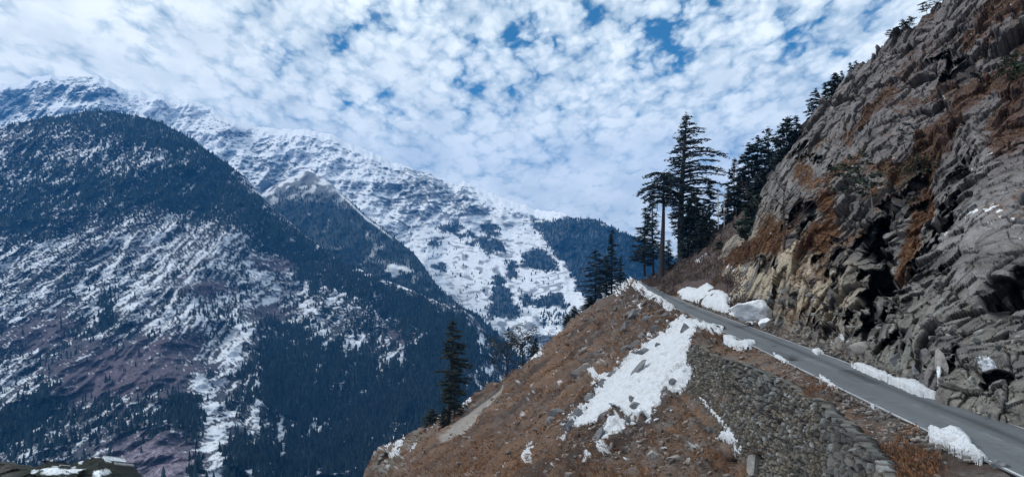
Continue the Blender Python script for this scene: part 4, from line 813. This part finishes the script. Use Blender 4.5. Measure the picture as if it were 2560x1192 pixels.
# ------------------------------------------------------------------ snow patches
def patch(poly, Dfn, thick, name, label, group=None, step=2.2, fray=6.0, seed=0, up=(-0.4, -0.1, 0.9), lumps=0.5, kind=None):
    a = np.array(poly, float); x0, y0 = a.min(0)-12; x1, y1 = a.max(0)+12
    xx, yy = np.meshgrid(np.arange(x0, x1, step), np.arange(y0, y1, step)); R_ = Dfn(xx, yy); P, D = R_ if isinstance(R_, tuple) else (ray(xx, yy, R_), R_)
    sc = np.median(D)/F                         # metres per px
    d = polysd(xx, yy, poly)+fbm(P/(14*sc), 4, seed+900, 0.6)*fray*1.6
    n1 = fbm(P/1.6, 4, seed+910, 0.6); n2 = 1-voro(P/0.9+seed, seed+7)[0]
    n1 = n1+0.5*fbm(P/4.0, 3, seed+911); h = thick*(1-np.exp(-np.clip(d, 0, 60)*sc/0.55))*(1+lumps*n1+0.12*lumps*n2)
    h = np.where(d > 0, h+0.03, -0.35)+0.04
    P = P+h[..., None]*np.array(up); m = d > -2.5*step
    c = np.zeros(P.shape)+np.array((0.68, 0.71, 0.75)); dirt = sst(fbm(P/0.7, 3, seed+920), 0.15, 0.55)*0.5; c = mixc(c, (0.46, 0.46, 0.46), dirt)
    o = grid_obj(name, P, M_snow, c, m); tag(o, label, 'snow', group, kind); return o
def slD(x, y): return slope_point(x, y)
def flatD(z): return lambda x, y: (CAMZ-z)*F/np.maximum(y-HY, 20)
patch(POLY_SNOW, slD, 0.6, 'avalanche_snow', 'large white tongue of avalanche snow running down the slope below the road', step=1.7, fray=13, seed=1, lumps=0.6)
SP = [([(1745, 990), (1762, 998), (1775, 1018), (1800, 1040), (1832, 1080), (1850, 1105), (1856, 1130), (1836, 1134), (1832, 1108), (1790, 1098), (1800, 1080), (1815, 1076), (1790, 1045), (1765, 1015)], 'thin snow strip along the foot of the stone wall', 0.35),
      ([(1595, 712), (1612, 716), (1622, 728), (1650, 742), (1680, 760), (1700, 780), (1682, 790), (1650, 768), (1620, 752), (1600, 735), (1585, 722)], 'lumpy snow heap on the valley-side road edge near the bend', 0.3),
      ([(1535, 742), (1560, 718), (1598, 700), (1606, 706), (1580, 722), (1552, 742)], 'narrow snow ridge on the hillside crest leading to the bend', 0.22),
      ([(1600, 772), (1622, 764), (1624, 772), (1604, 780)], 'small flat snow spot on brown ground below the bend', 0.3), ([(1588, 757), (1600, 755), (1598, 763), (1586, 764)], 'tiny snow dot near the crest below the bend', 0.3),
      ([(1330, 908), (1350, 885), (1366, 876), (1362, 886), (1345, 906)], 'short bright snow streak on the hillside crest', 0.4), ([(1176, 1004), (1186, 1000), (1180, 1014), (1164, 1026), (1162, 1020)], 'little snow patch on the grassy mound right of the leaning cedar', 0.3),
      ([(1085, 1048), (1094, 1036), (1100, 1040), (1080, 1070), (1066, 1082), (1072, 1062)], 'snow sliver along the crest left of the leaning cedar', 0.4), ([(1000, 1110), (1012, 1092), (1010, 1120), (992, 1146), (984, 1150)], 'upper snow streak among the rock ledges at the slope corner', 0.5),
      ([(1030, 1112), (1046, 1100), (1042, 1120), (1022, 1136)], 'short snow streak right of the rock ledges', 0.4), ([(968, 1115), (984, 1108), (978, 1122), (966, 1124)], 'small snow cap on the lowest rock ledge', 0.4),
      ([(1480, 1085), (1495, 1060), (1520, 1080), (1540, 1075), (1560, 1060), (1575, 1068), (1560, 1105), (1545, 1100), (1525, 1120), (1505, 1110), (1500, 1125)][2:], 'broken snow tail below the long dark boulder', 0.35), ([(1512, 1135), (1530, 1122), (1536, 1145), (1522, 1158), (1510, 1150)], 'isolated snow patch below the avalanche tongue', 0.3),
      ([(1476, 1180), (1490, 1152), (1500, 1165), (1494, 1186), (1480, 1192)], 'snow blob at the lower picture edge under the slope rocks', 0.3), ([(1400, 1118), (1418, 1100), (1432, 1092), (1430, 1110), (1408, 1125)], 'snow scrap left of the tail of the avalanche tongue', 0.3), ([(1416, 1050), (1440, 1022), (1446, 1034), (1430, 1056)], 'snow remnant left of the tongue between grey slabs', 0.3),
      ([(1322, 1120), (1334, 1108), (1340, 1130), (1330, 1150), (1318, 1168), (1310, 1160)], 'small snow patch in the brown grass of the lower slope', 0.25), ([(1480, 945), (1494, 932), (1500, 942), (1540, 935), (1510, 968), (1480, 990), (1460, 1000), (1470, 985), (1498, 960)], 'thin snow fringe beside the rocks left of the tongue', 0.3), ([(1268, 1176), (1286, 1160), (1284, 1172), (1270, 1182)], 'tiny snow patch near the bottom of the brown slope', 0.25)]
for i, (pl, lab, th) in enumerate(SP): patch(pl, slD, th, 'snow_patch', lab, step=1.7, fray=4, seed=10+i)
BP = [([(1690, 728), (1722, 718), (1742, 724), (1768, 708), (1790, 722), (1822, 740), (1820, 765), (1806, 776), (1770, 770), (1735, 752), (1705, 742)], 'smooth sloping snowbank on the uphill side of the road', 0.9, lambda x, y: np.minimum(np.minimum(solve_D(x, y, bank_z, 60, 200, 120), cliff_D(x, y)), flatD(0.0)(x, y))-2.5),
      ([(2128, 906), (2160, 910), (2200, 925), (2240, 945), (2290, 950), (2330, 975), (2358, 988), (2330, 985), (2280, 972), (2230, 950), (2180, 930)], 'long thin snow strip between the road and the cliff foot', 0.35, flatD(0.25)),
      ([(1810, 772), (1832, 762), (1850, 770), (1900, 800), (1878, 806), (1840, 790), (1815, 782)], 'low snow skirt around the snow-covered boulder', 0.5, flatD(0.15)), ([(2030, 872), (2048, 870), (2060, 882), (2040, 882)], 'small snow lump on the cliff-side verge', 0.3, flatD(0.1)), ([(2395, 1002), (2412, 1004), (2414, 1010), (2398, 1009)], 'snow scrap on the verge at the right', 0.2, flatD(0.1)), ([(2480, 1026), (2500, 1028), (2508, 1040), (2488, 1036)], 'snow scrap farther right on the verge', 0.2, flatD(0.1)), ([(2528, 1046), (2552, 1048), (2558, 1056), (2532, 1053)], 'right-most snow scrap on the verge', 0.2, flatD(0.1))]
for i, (pl, lab, th, fn) in enumerate(BP): patch(pl, fn, th, 'snow_patch', lab, step=1.8, fray=3, seed=40+i, up=(-0.1, -0.1, 0.98))
LP_ = [([(2318, 1068), (2340, 1075), (2352, 1082), (2375, 1072), (2400, 1078), (2425, 1100), (2435, 1120), (2470, 1148), (2450, 1150), (2410, 1135), (2370, 1115), (2345, 1108), (2325, 1100)], 'big heap of old snow on the near left road edge', 0.85), ([(1806, 836), (1830, 838), (1848, 852), (1888, 850), (1892, 858), (1870, 868), (1840, 862), (1812, 848)], 'ragged snow patch between the road and the top of the wall', 0.3), ([(1934, 882), (1950, 890), (1972, 905), (1960, 904), (1938, 892)], 'slim snow strip along the road edge above the wall', 0.2), ([(2048, 936), (2062, 944), (2085, 962), (2094, 970), (2070, 962), (2052, 948)], 'short snow strip on the road edge right of the wall', 0.2), ([(2176, 1012), (2190, 1014), (2192, 1018), (2180, 1018)], 'single snow crumb left of the road edge', 0.15)]
for i, (pl, lab, th) in enumerate(LP_): patch(pl, lambda x, y: flatD(0.02)(x, y), th, 'snow_patch', lab, step=1.8, fray=4, seed=60+i, up=(-0.05, -0.05, 1.0))

# ------------------------------------------------------------------ rocks
import bmesh
def rock_mesh(seed, sub=3, cuts=14, flatz=1.0):
    bm = bmesh.new(); bmesh.ops.create_icosphere(bm, subdivisions=sub, radius=1.0); V = np.array([v.co for v in bm.verts]); Fc = np.array([[v.index for v in f.verts] for f in bm.faces]); bm.free()
    r = np.random.RandomState(seed)
    for _ in range(cuts):
        n = r.randn(3); n /= np.linalg.norm(n); d = 0.36+0.42*r.rand(); e = V@n-d; V = V-np.clip(e, 0, None)[:, None]*n
    V = V*np.array((1.0, 0.75, 0.6*flatz)); V += (fbm(V*1.7, 3, seed)*0.05)[:, None]*V
    return V, Fc
RM = [rock_mesh(s) for s in range(60, 70)]
rng = random.Random(11)
def boulder(x, y, wpx, hpx, label, D=None, rot=0.0, mat=None, k=None, name='boulder', tilt=0.0):
    if D is None: q, D = on_slope(x, y)
    else: q = ray(x, y, D)
    V, Fc = RM[(k if k is not None else rng.randrange(10))]; sx = wpx/F*D*0.56; sz = hpx/F*D*0.62
    a = math.radians(rot); U = V*np.array((sx/0.9, max(sx*0.6, sz)*1.0, sz/0.5)); 
    ca, sa = math.cos(a), math.sin(a); U = np.stack([U[:, 0]*ca-U[:, 2]*sa, U[:, 1], U[:, 0]*sa+U[:, 2]*ca], -1)
    o = mesh_np(name, U, Fc, mat or M_rock, None, None, False); lift = 0.55 if polysd(np.array([float(x)]), np.array([float(y)]), POLY_SNOW)[0] > 4 else 0.0; o.location = (q[0]-lift*.4, q[1], q[2]+sz*0.15+lift); return tag(o, label, 'rock')
BL = [(1663, 798, 40, 34, 0, 'big rounded grey boulder at the top left of the avalanche snow'), (1605, 808, 46, 24, 20, 'brownish boulder in the rock pile left of the avalanche snow'), (1632, 815, 34, 26, 30, 'blocky dark boulder beside the big rounded one'), (1645, 832, 44, 22, -20, 'slanting dark slab under the big rounded boulder'), (1615, 842, 50, 16, 0, 'flat dark slab in the middle of the rock pile'), (1570, 825, 26, 50, -25, 'upright tilted slab on the left of the rock pile'), (1590, 868, 44, 24, 35, 'grey slab at the lower end of the rock pile'), (1560, 880, 40, 20, 30, 'long rock at the bottom left of the rock pile'),
      (1718, 840, 24, 36, 50, 'single grey rock standing in the upper avalanche snow'), (1650, 876, 24, 14, 20, 'small dark rock in the upper part of the snow tongue'), (1612, 893, 40, 16, 5, 'flat dark rock lying on the snow tongue'), (1603, 945, 22, 56, -35, 'long narrow stone lying down the middle of the snow tongue'), (1545, 940, 46, 14, 30, 'slab on the left rim of the snow tongue'), (1508, 975, 22, 32, -20, 'upright slab touching the left rim of the snow tongue'), (1480, 1003, 40, 18, 10, 'grey slab left of the snow tongue'), (1460, 945, 52, 34, 20, 'large pale green-grey slab on the brown slope'), (1422, 1008, 38, 10, 35, 'thin splinter of rock on the brown slope'),
      (1520, 1062, 90, 36, 18, 'long dark layered boulder at the foot of the snow tongue'), (1592, 1020, 30, 20, -35, 'brown stone perched on the dark rock in the snow'), (1600, 1036, 48, 18, 10, 'dark wedge-shaped rock under the perched brown stone'), (1588, 1062, 34, 34, 0, 'angular grey rock below the wedge-shaped rock'), (1610, 1068, 20, 18, 0, 'light grey stone next to the angular rock'), (1455, 1050, 30, 24, 0, 'dark block beside the lower end of the snow tongue'), (1395, 1040, 48, 20, 0, 'wide flat rock near the snow scraps on the slope'), (1378, 1060, 36, 22, 5, 'rounded grey rock on the brown slope'), (1425, 1072, 26, 34, 10, 'stubby dark rock at the end of the snow tongue'), (1440, 1100, 30, 30, -30, 'tilted slab under the tail of the snow tongue'), (1505, 1120, 24, 46, -20, 'tall dark rock below the long layered boulder'), (1705, 1092, 52, 16, 15, 'flat pale-topped rock on the brown slope below the snow'),
      (1662, 1182, 50, 26, 5, 'pale flat rock at the bottom edge of the picture'), (1712, 1185, 40, 18, 0, 'second pale flat rock at the bottom edge of the picture'), (1738, 1175, 34, 24, 10, 'white-topped stone at the bottom edge beside two pale rocks'), (1780, 1085, 26, 22, 0, 'round brown boulder next to the snow strip at the wall foot'), (1686, 970, 22, 16, 0, 'reddish brown rock at the right rim of the snow tongue'), (1672, 1003, 24, 22, 0, 'dark stone half buried at the lower right rim of the snow'), (1300, 965, 14, 8, 0, 'small pale stone high on the brown slope'), (1345, 1075, 26, 10, 10, 'low stone on the lower brown slope'), (1255, 1095, 26, 10, 10, 'lone light stone left on the brown slope'), (1890, 1165, 60, 80, -20, 'big smooth grey boulder at the foot of the wall')]
for i, (x, y, wp, hp, ro, lab) in enumerate(BL): boulder(x, y, wp, hp, lab, rot=ro, k=i % 10, mat=M_rock2 if 'pale' in lab or 'light' in lab or 'white' in lab or 'smooth grey' in lab else M_rock)
def onflat(x, y, z): return (CAMZ-z)*F/(y-HY)
for x, y, wp, hp, z, ro, lab, mt in [(2085, 1045, 62, 46, -1.2, 10, 'dark sharp-edged boulder on the shoulder right of the wall', M_rock), (2285, 1145, 100, 56, -0.8, -12, 'large pale-topped boulder on the near road shoulder', M_rock2), (2232, 1088, 60, 18, -0.5, 8, 'flat grey stone above the pale-topped boulder', M_rock2), (2495, 1165, 60, 22, 0.0, -20, 'dark rock at the near road edge by the snow heap', M_rock), (1930, 872, 22, 16, -0.2, 0, 'dark tussock-like rock on top of the wall', M_rock), (2040, 948, 24, 20, -0.2, 0, 'brown rock at the road edge where the wall top ends', M_rock),
        (1908, 770, 16, 26, 0.4, 0, 'dark rock leaning on the snow-covered boulder', M_rock), (2180, 882, 110, 40, 0.6, 0, 'broad pale boulder at the cliff foot', M_rock2), (2245, 905, 40, 50, 0.8, 20, 'leaning slab at the cliff foot by the snow strip', M_rock), (2300, 918, 40, 62, 0.9, -10, 'upright dark block at the cliff foot', M_rock), (2352, 932, 22, 84, 1.2, 4, 'narrow upright rock streaked with snow at the cliff foot', M_rock2), (2478, 905, 110, 44, 2.0, -5, 'large jutting boulder with a snow cap over a dark hollow', M_rock2), (2405, 960, 50, 34, 0.6, 0, 'rubble block left of the jutting boulder', M_rock)]:
    boulder(x, y, wp, hp, lab, D=onflat(x, y, z), rot=ro, mat=mt)
V, Fc = rock_mesh(91, 4, 7, 1.3); D = onflat(1872, 816, 0.0); sc = 46/F*D
V = V*(1+0.22*fbm(V*2.0, 3, 4)+0.10*fbm(V*6, 3, 5))[:, None]; o = mesh_np('snow_boulder', V*np.array((sc*1.15, sc*1.0, sc*0.95)), Fc, material('boulder_snow', col=(0.86, 0.88, 0.91), attr=False, spots=[(0.8, 0.85, 1.03, 4)], bump=[(1.5, 0.3)]), None, None, True); q = ray(1872, 795, D); o.location = (q[0], q[1], q[2]+sc*0.35); tag(o, 'tall snow-covered boulder standing between road and cliff', 'rock')
o2b = o.copy(); o2b.data = o.data; C.objects.link(o2b); q = ray(1912, 808, onflat(1905, 824, 0.)); o2b.location = (q[0], q[1], q[2]); o2b.scale = (0.42, 0.42, 0.42); o2b.rotation_euler = (0, 0, 1.3); o2b['label'] = 'small snow lump at the right foot of the snow-covered boulder'
# loose scree on the slope, the wall top and the cliff foot
def scatter_rocks(name, cen, size, seed, base):
    r = np.random.RandomState(seed); V0, F0 = rock_mesh(5, 1, 8); A = []; n = len(cen); ang = r.rand(n)*6.28; tl = r.randn(n)*0.5
    s = size[:, None]*(0.6+0.8*r.rand(n, 3)); U = V0[None]*s[:, None]; c, s_ = np.cos(ang)[:, None], np.sin(ang)[:, None]
    U = np.stack([U[..., 0]*c-U[..., 1]*s_, U[..., 0]*s_+U[..., 1]*c, U[..., 2]+U[..., 0]*tl[:, None]*0.6], -1)+cen[:, None]
    cc = np.repeat(np.array(base)[None]*((0.5+1.0*r.rand(n, 1)) if base[0] < .5 else (0.9+0.1*r.rand(n, 1))), len(V0), 0)
    return tag(mesh_np(name, U.reshape(-1, 3), (F0[None]+np.arange(n)[:, None, None]*len(V0)).reshape(-1, 3), M_scree, None, cc, False), kind='stuff')
r = np.random.RandomState(77)
def sample_slope(n, dens, ymin=700, ymax=1215):
    x = r.uniform(920, 2350, n); y = r.uniform(ymin, ymax, n); xr = np.interp(y, [701, 765, 809, 943, 1067, 1192], [1601, 1680, 1765, 2040, 2290, 2500]); ok = (x > sil_x(y)+4) & (x < xr-6); x, y = x[ok], y[ok]; k = r.rand(len(x)) < dens(x, y); x, y = x[k], y[k]; Q, D = slope_point(x, y); return x, y, D, Q
def d_scree(x, y):
    n = fbm(np.stack([x/70., y/70., 0*x], -1), 3, 55); d = 0.10+0.9*ell(x, y, 1600, 840, 80, 70, -40)+0.8*ell(x, y, 1420, 1030, 120, 50, -40)+0.55*ell(x, y, 1640, 1150, 260, 60, 0)+0.3*ell(x, y, 2000, 990, 130, 110, 40)+0.5*sst(n, 0, 0.3)*sst(x, 1300, 1500)+0.3*ell(x, y, 2230, 1120, 130, 60, 20)
    inside = polysd(x, y, POLY_SNOW) > 6; l = None
    return np.where(inside, 0.05, np.clip(d, 0, 1))
x, y, D, Q = sample_slope(15000, d_scree); l = Q[:, 0]-DR*Q[:, 1]; lw = wall_l(Q[:, 1]); onw = (l < lw-0.15) & (l > lw-1.9) & (Q[:, 1] < 66); Q, x, y, D = Q[~onw], x[~onw], y[~onw], D[~onw]
size = (0.8+5.6*r.rand(len(x))**2.6)/F*D*2.1; scatter_rocks('scree', Q+np.array((-.05, 0, .1)), np.clip(size, 0.10, 1.5), 3, (0.19, 0.165, 0.15))
Yv = 24*(210/24.)**r.rand(2600); lv = interp(Yv, RE)+0.25+np.abs(r.randn(2600))*1.6; lf = lv; Qv = np.stack([lf+DR*Yv, Yv, zroad(Yv)+0.05+0*Yv], -1); scatter_rocks('verge_gravel', Qv, 0.05+0.30*r.rand(2600)**4+0.0007*Yv, 4, (0.17, 0.155, 0.14))
Yv = 24*(75/24.)**r.rand(700); lv = 13.1-np.abs(r.randn(700))*0.5; Qv = np.stack([lv+DR*Yv, Yv, (lv-13.3)*0.22+0.05], -1); scatter_rocks('shoulder_gravel', Qv, 0.04+0.22*r.rand(700)**4, 5, (0.17, 0.155, 0.145))
# rubble blocks piled against the cliff foot
i0 = r.randint(int(CLP.shape[0]*0.80), CLP.shape[0], 700); j0 = r.randint(60, CLP.shape[1]-30, 700); Qc = CLP[i0, j0]+r.randn(700, 3)*0.1; scatter_rocks('cliff_foot_rubble', Qc, (0.08+0.50*r.rand(700)**3.5)*np.clip(Qc[:, 1]/60, 0.6, 1.5), 6, (0.20, 0.20, 0.19))

# ------------------------------------------------------------------ dry grass and twiggy scrub
def blades(name, Q, h, seed, cols, n=5, lean=(-0.35, -0.1, 1.0)):
    r = np.random.RandomState(seed); m = len(Q); b = np.repeat(Q, n, 0)+r.randn(m*n, 3)*np.repeat(h, n)[:, None]*np.array((.45, .45, .1)); d = np.array(lean)+r.randn(m*n, 3)*0.5; d /= np.linalg.norm(d, axis=1)[:, None]; hh = np.repeat(h, n)*(0.5+0.8*r.rand(m*n))
    s = r.randn(m*n, 3)*np.array((1, 1, .2)); s /= np.linalg.norm(s, axis=1)[:, None]; tip = b+d*hh[:, None]; V = np.stack([b-s*hh[:, None]*.13, b+s*hh[:, None]*.13, tip], 1).reshape(-1, 3)
    ci = np.array(cols)[r.randint(0, len(cols), m)]*(0.6+0.8*r.rand(m, 1)); return tag(mesh_np(name, V, np.arange(m*n*3).reshape(-1, 3), M_grass, None, np.repeat(ci, n*3, 0), False), kind='stuff')
def d_grass(x, y): return np.where(polysd(x, y, POLY_SNOW) > -5, 0, np.where(polysd(x, y, POLY_SLAB) > -2, 0.03, 1-0.5*sst(x, 1500, 1650)))
x, y, D, Q = sample_slope(80000, d_grass); l = Q[:, 0]-DR*Q[:, 1]; lw = wall_l(Q[:, 1]); onw = (l < lw+0.1) & (l > lw-2.0) & (Q[:, 1] < 67); Q, x, y, D = Q[~onw], x[~onw], y[~onw], D[~onw]
cl = fbm(Q/2.8, 3, 91)+0.4*fbm(Q/9.0, 2, 92); kk = (cl > -0.12) & (r.rand(len(x)) < 0.9); Q, x, y, D, cl = Q[kk], x[kk], y[kk], D[kk], cl[kk]
blades('dry_grass', Q+np.array((-.1, 0, .15)), np.clip(5.2/F*D, 0.16, 0.95)*(0.5+0.9*r.rand(len(x)))*(0.6+0.8*np.clip(cl+.2, 0, 1)), 8, [(0.22, 0.095, 0.042), (0.17, 0.078, 0.040), (0.075, 0.042, 0.03), (0.28, 0.135, 0.055), (0.20, 0.115, 0.068)])
i1, j1 = np.nonzero(CLG > 0.45); kq = r.randint(0, len(i1), 16000); Qg = CLP[i1[kq], j1[kq]]; blades('cliff_grass', Qg+np.array((-.15, 0, .05)), np.clip(5.0/F*Qg[:, 1], 0.12, 0.6)*(0.6+0.7*r.rand(16000)), 28, [(0.16, 0.085, 0.042), (0.11, 0.06, 0.036), (0.21, 0.125, 0.058), (0.07, 0.048, 0.036)], lean=(-0.5, -0.1, 0.5))
# crumbs of snow round the avalanche tongue
nS = 5200; xs_ = r.uniform(1400, 1860, nS); ys_ = r.uniform(700, 1160, nS); ds_ = np.abs(polysd(xs_, ys_, POLY_SNOW)); kp = (r.rand(nS) < 0.9*np.exp(-ds_/9.0)+0.012) & (xs_ > sil_x(ys_)+6) & (xs_ < np.interp(ys_, [701, 765, 809, 860, 1160], [1601, 1680, 1765, 1740, 1740])); Qs = slope_point(xs_[kp], ys_[kp])[0]; scatter_rocks('snow_crumbs', Qs+np.array((-.1, 0, .12)), 0.08+0.5*r.rand(len(Qs))**2.5, 31, (0.68, 0.71, 0.75))
k = r.randint(int(BKP.shape[0]*0.06), BKP.shape[0]-4, 9000); j = r.randint(0, 110, 9000); Qb = BKP[k, j]; kb = polysd(BKX[k-0, j], BKY[k, j], [(1680, 718), (1768, 700), (1830, 730), (1820, 790), (1700, 750)]) < 0; Qb = Qb[kb]; blades('bank_scrub', Qb, 0.45+0.5*r.rand(len(Qb)), 9, [(0.09, 0.068, 0.062), (0.085, 0.07, 0.07), (0.11, 0.07, 0.05)], lean=(0, 0, 1.0))
# brown scrub where the cliff is grassy
ccol = None
def shrub_mesh(seed, n=60):
    r = np.random.RandomState(seed); A = Acc()
    for i in range(n):
        d = r.randn(3)*np.array((1, 1, .5))+np.array((0, 0, 1.1)); d /= np.linalg.norm(d); L_ = 0.6+0.5*r.rand(); m = d*L_*.5+r.randn(3)*.06; A.add(*tube([(0, 0, 0), m, d*L_+r.randn(3)*.1], [0.018, 0.012, 0.004], 3))
    return A
for i, (x, y, hp, lab) in enumerate([(1500, 815, 26, 'round leafless shrub on the upper brown slope'), (1425, 868, 24, 'reddish twiggy shrub midway up the slope crest'), (1760, 842, 22, 'dry shrub at the far end of the wall top'), (1790, 848, 24, 'second dry shrub on the far end of the wall top'), (1740, 930, 30, 'dead brush hanging beside the end of the wall'), (2105, 1000, 40, 'tangled dry shrub on the shoulder right of the wall'), (2155, 1100, 50, 'large tangle of reddish twigs below the dark boulder'), (1905, 1135, 46, 'purple-brown twiggy bush at the foot of the wall'), (1840, 1150, 50, 'rust-coloured bush at the bottom left of the wall'), (1980, 900, 26, 'dry brush on the crest of the wall')]):
    q, D = on_slope(x, y); s = hm(y, y-hp, D)*0.9; A = shrub_mesh(70+i); o = A.obj('dry_shrub', M_twig, None, False); o.location = sink(q, 0.05); o.scale = (s*1.2, s*1.2, s*0.8); tag(o, lab, 'shrub')
# ------------------------------------------------------------------ the dark ledge in the lower left corner
def build_ledge():
    xs = np.arange(-60, 400, 2.6); t = np.linspace(0, 1, 90)
    top = interp(xs, [(-60, 1150), (0, 1160), (25, 1168), (50, 1176), (80, 1172), (110, 1158), (160, 1164), (200, 1152), (235, 1142), (262, 1138), (285, 1154), (310, 1180), (345, 1225), (400, 1290)])+fbm(np.stack([xs/18., xs*0, xs*0], -1), 4, 5)*12+fbm(np.stack([xs/5., xs*0, xs*0], -1), 3, 6)*6
    yy = (top[:, None]+(1330-top)[:, None]*t[None]).T; xx = np.repeat(xs[None], 90, 0); D = 62-0.07*(yy-1080)+0.05*np.clip(xx-250, 0, 200); P = ray(xx, yy, D); b, c, e = blocks(P/np.array([2.2, 2.2, 1.2]), 700, 1.3)
    P = P+(b*0.9+ridged(P/1.2, 3, 9)*0.25)[..., None]*np.array((0.2, -0.9, 0.3)); n2 = fbm(P/np.array([1.3, 1.3, 0.6]), 4, 702)
    col = np.zeros(P.shape)+np.array((0.022, 0.026, 0.022)); col = mixc(col, (0.075, 0.072, 0.062), sst(-xx, -60, -10)*0.8); sn = sst(n2+0.55*ell(xx, yy, 215, 1148, 34, 14, -25)+0.6*ell(xx, yy, 145, 1178, 50, 12, -8)+0.5*ell(xx, yy, 270, 1142, 18, 10, -20)+.5*ell(xx, yy, 250, 1180, 30, 10, 0)-0.9*sst(-xx, -95, -60)+0.1, 0.30, 0.42); col = mixc(col, (0.74, 0.78, 0.82), sn)
    b1 = P[:1]+np.array((0, 3., -1.)); b2 = P[:1]+np.array((0, 14., -25.)); P = np.concatenate([b2, b1, P], 0); col = np.concatenate([col[:1]]*2+[col], 0)
    tag(grid_obj('rock_ledge', P, M_slope, col, smooth=False), 'dark rock ledge with snow pockets in the lower left corner', 'rock')
build_ledge()
# ------------------------------------------------------------------ haze
hb = bpy.data.meshes.new('haze'); bx0, bx1, by0, by1, bz0, bz1 = -12500, 12500, -8500, 16500, -1100, 2700
Vh, Fh = box(bx0, bx1, by0, by1, bz0, bz1); hb.from_pydata([tuple(v) for v in Vh], [], [tuple(int(i) for i in f_) for f_ in Fh]); ho = bpy.data.objects.new('haze', hb); C.objects.link(ho); tag(ho, kind='stuff')
hmt = bpy.data.materials.new('haze'); hmt.use_nodes = True; t = hmt.node_tree
for n in list(t.nodes):
    if n.type == 'BSDF_PRINCIPLED': t.nodes.remove(n)
pv = t.nodes.new('ShaderNodeVolumePrincipled'); pv.inputs['Color'].default_value = (0.06, 0.37, 1.0, 1); pv.inputs['Density'].default_value = 0.00006; pv.inputs['Anisotropy'].default_value = 0.0
t.links.new(pv.outputs[0], [n for n in t.nodes if n.type == 'OUTPUT_MATERIAL'][0].inputs['Volume']); hb.materials.append(hmt)
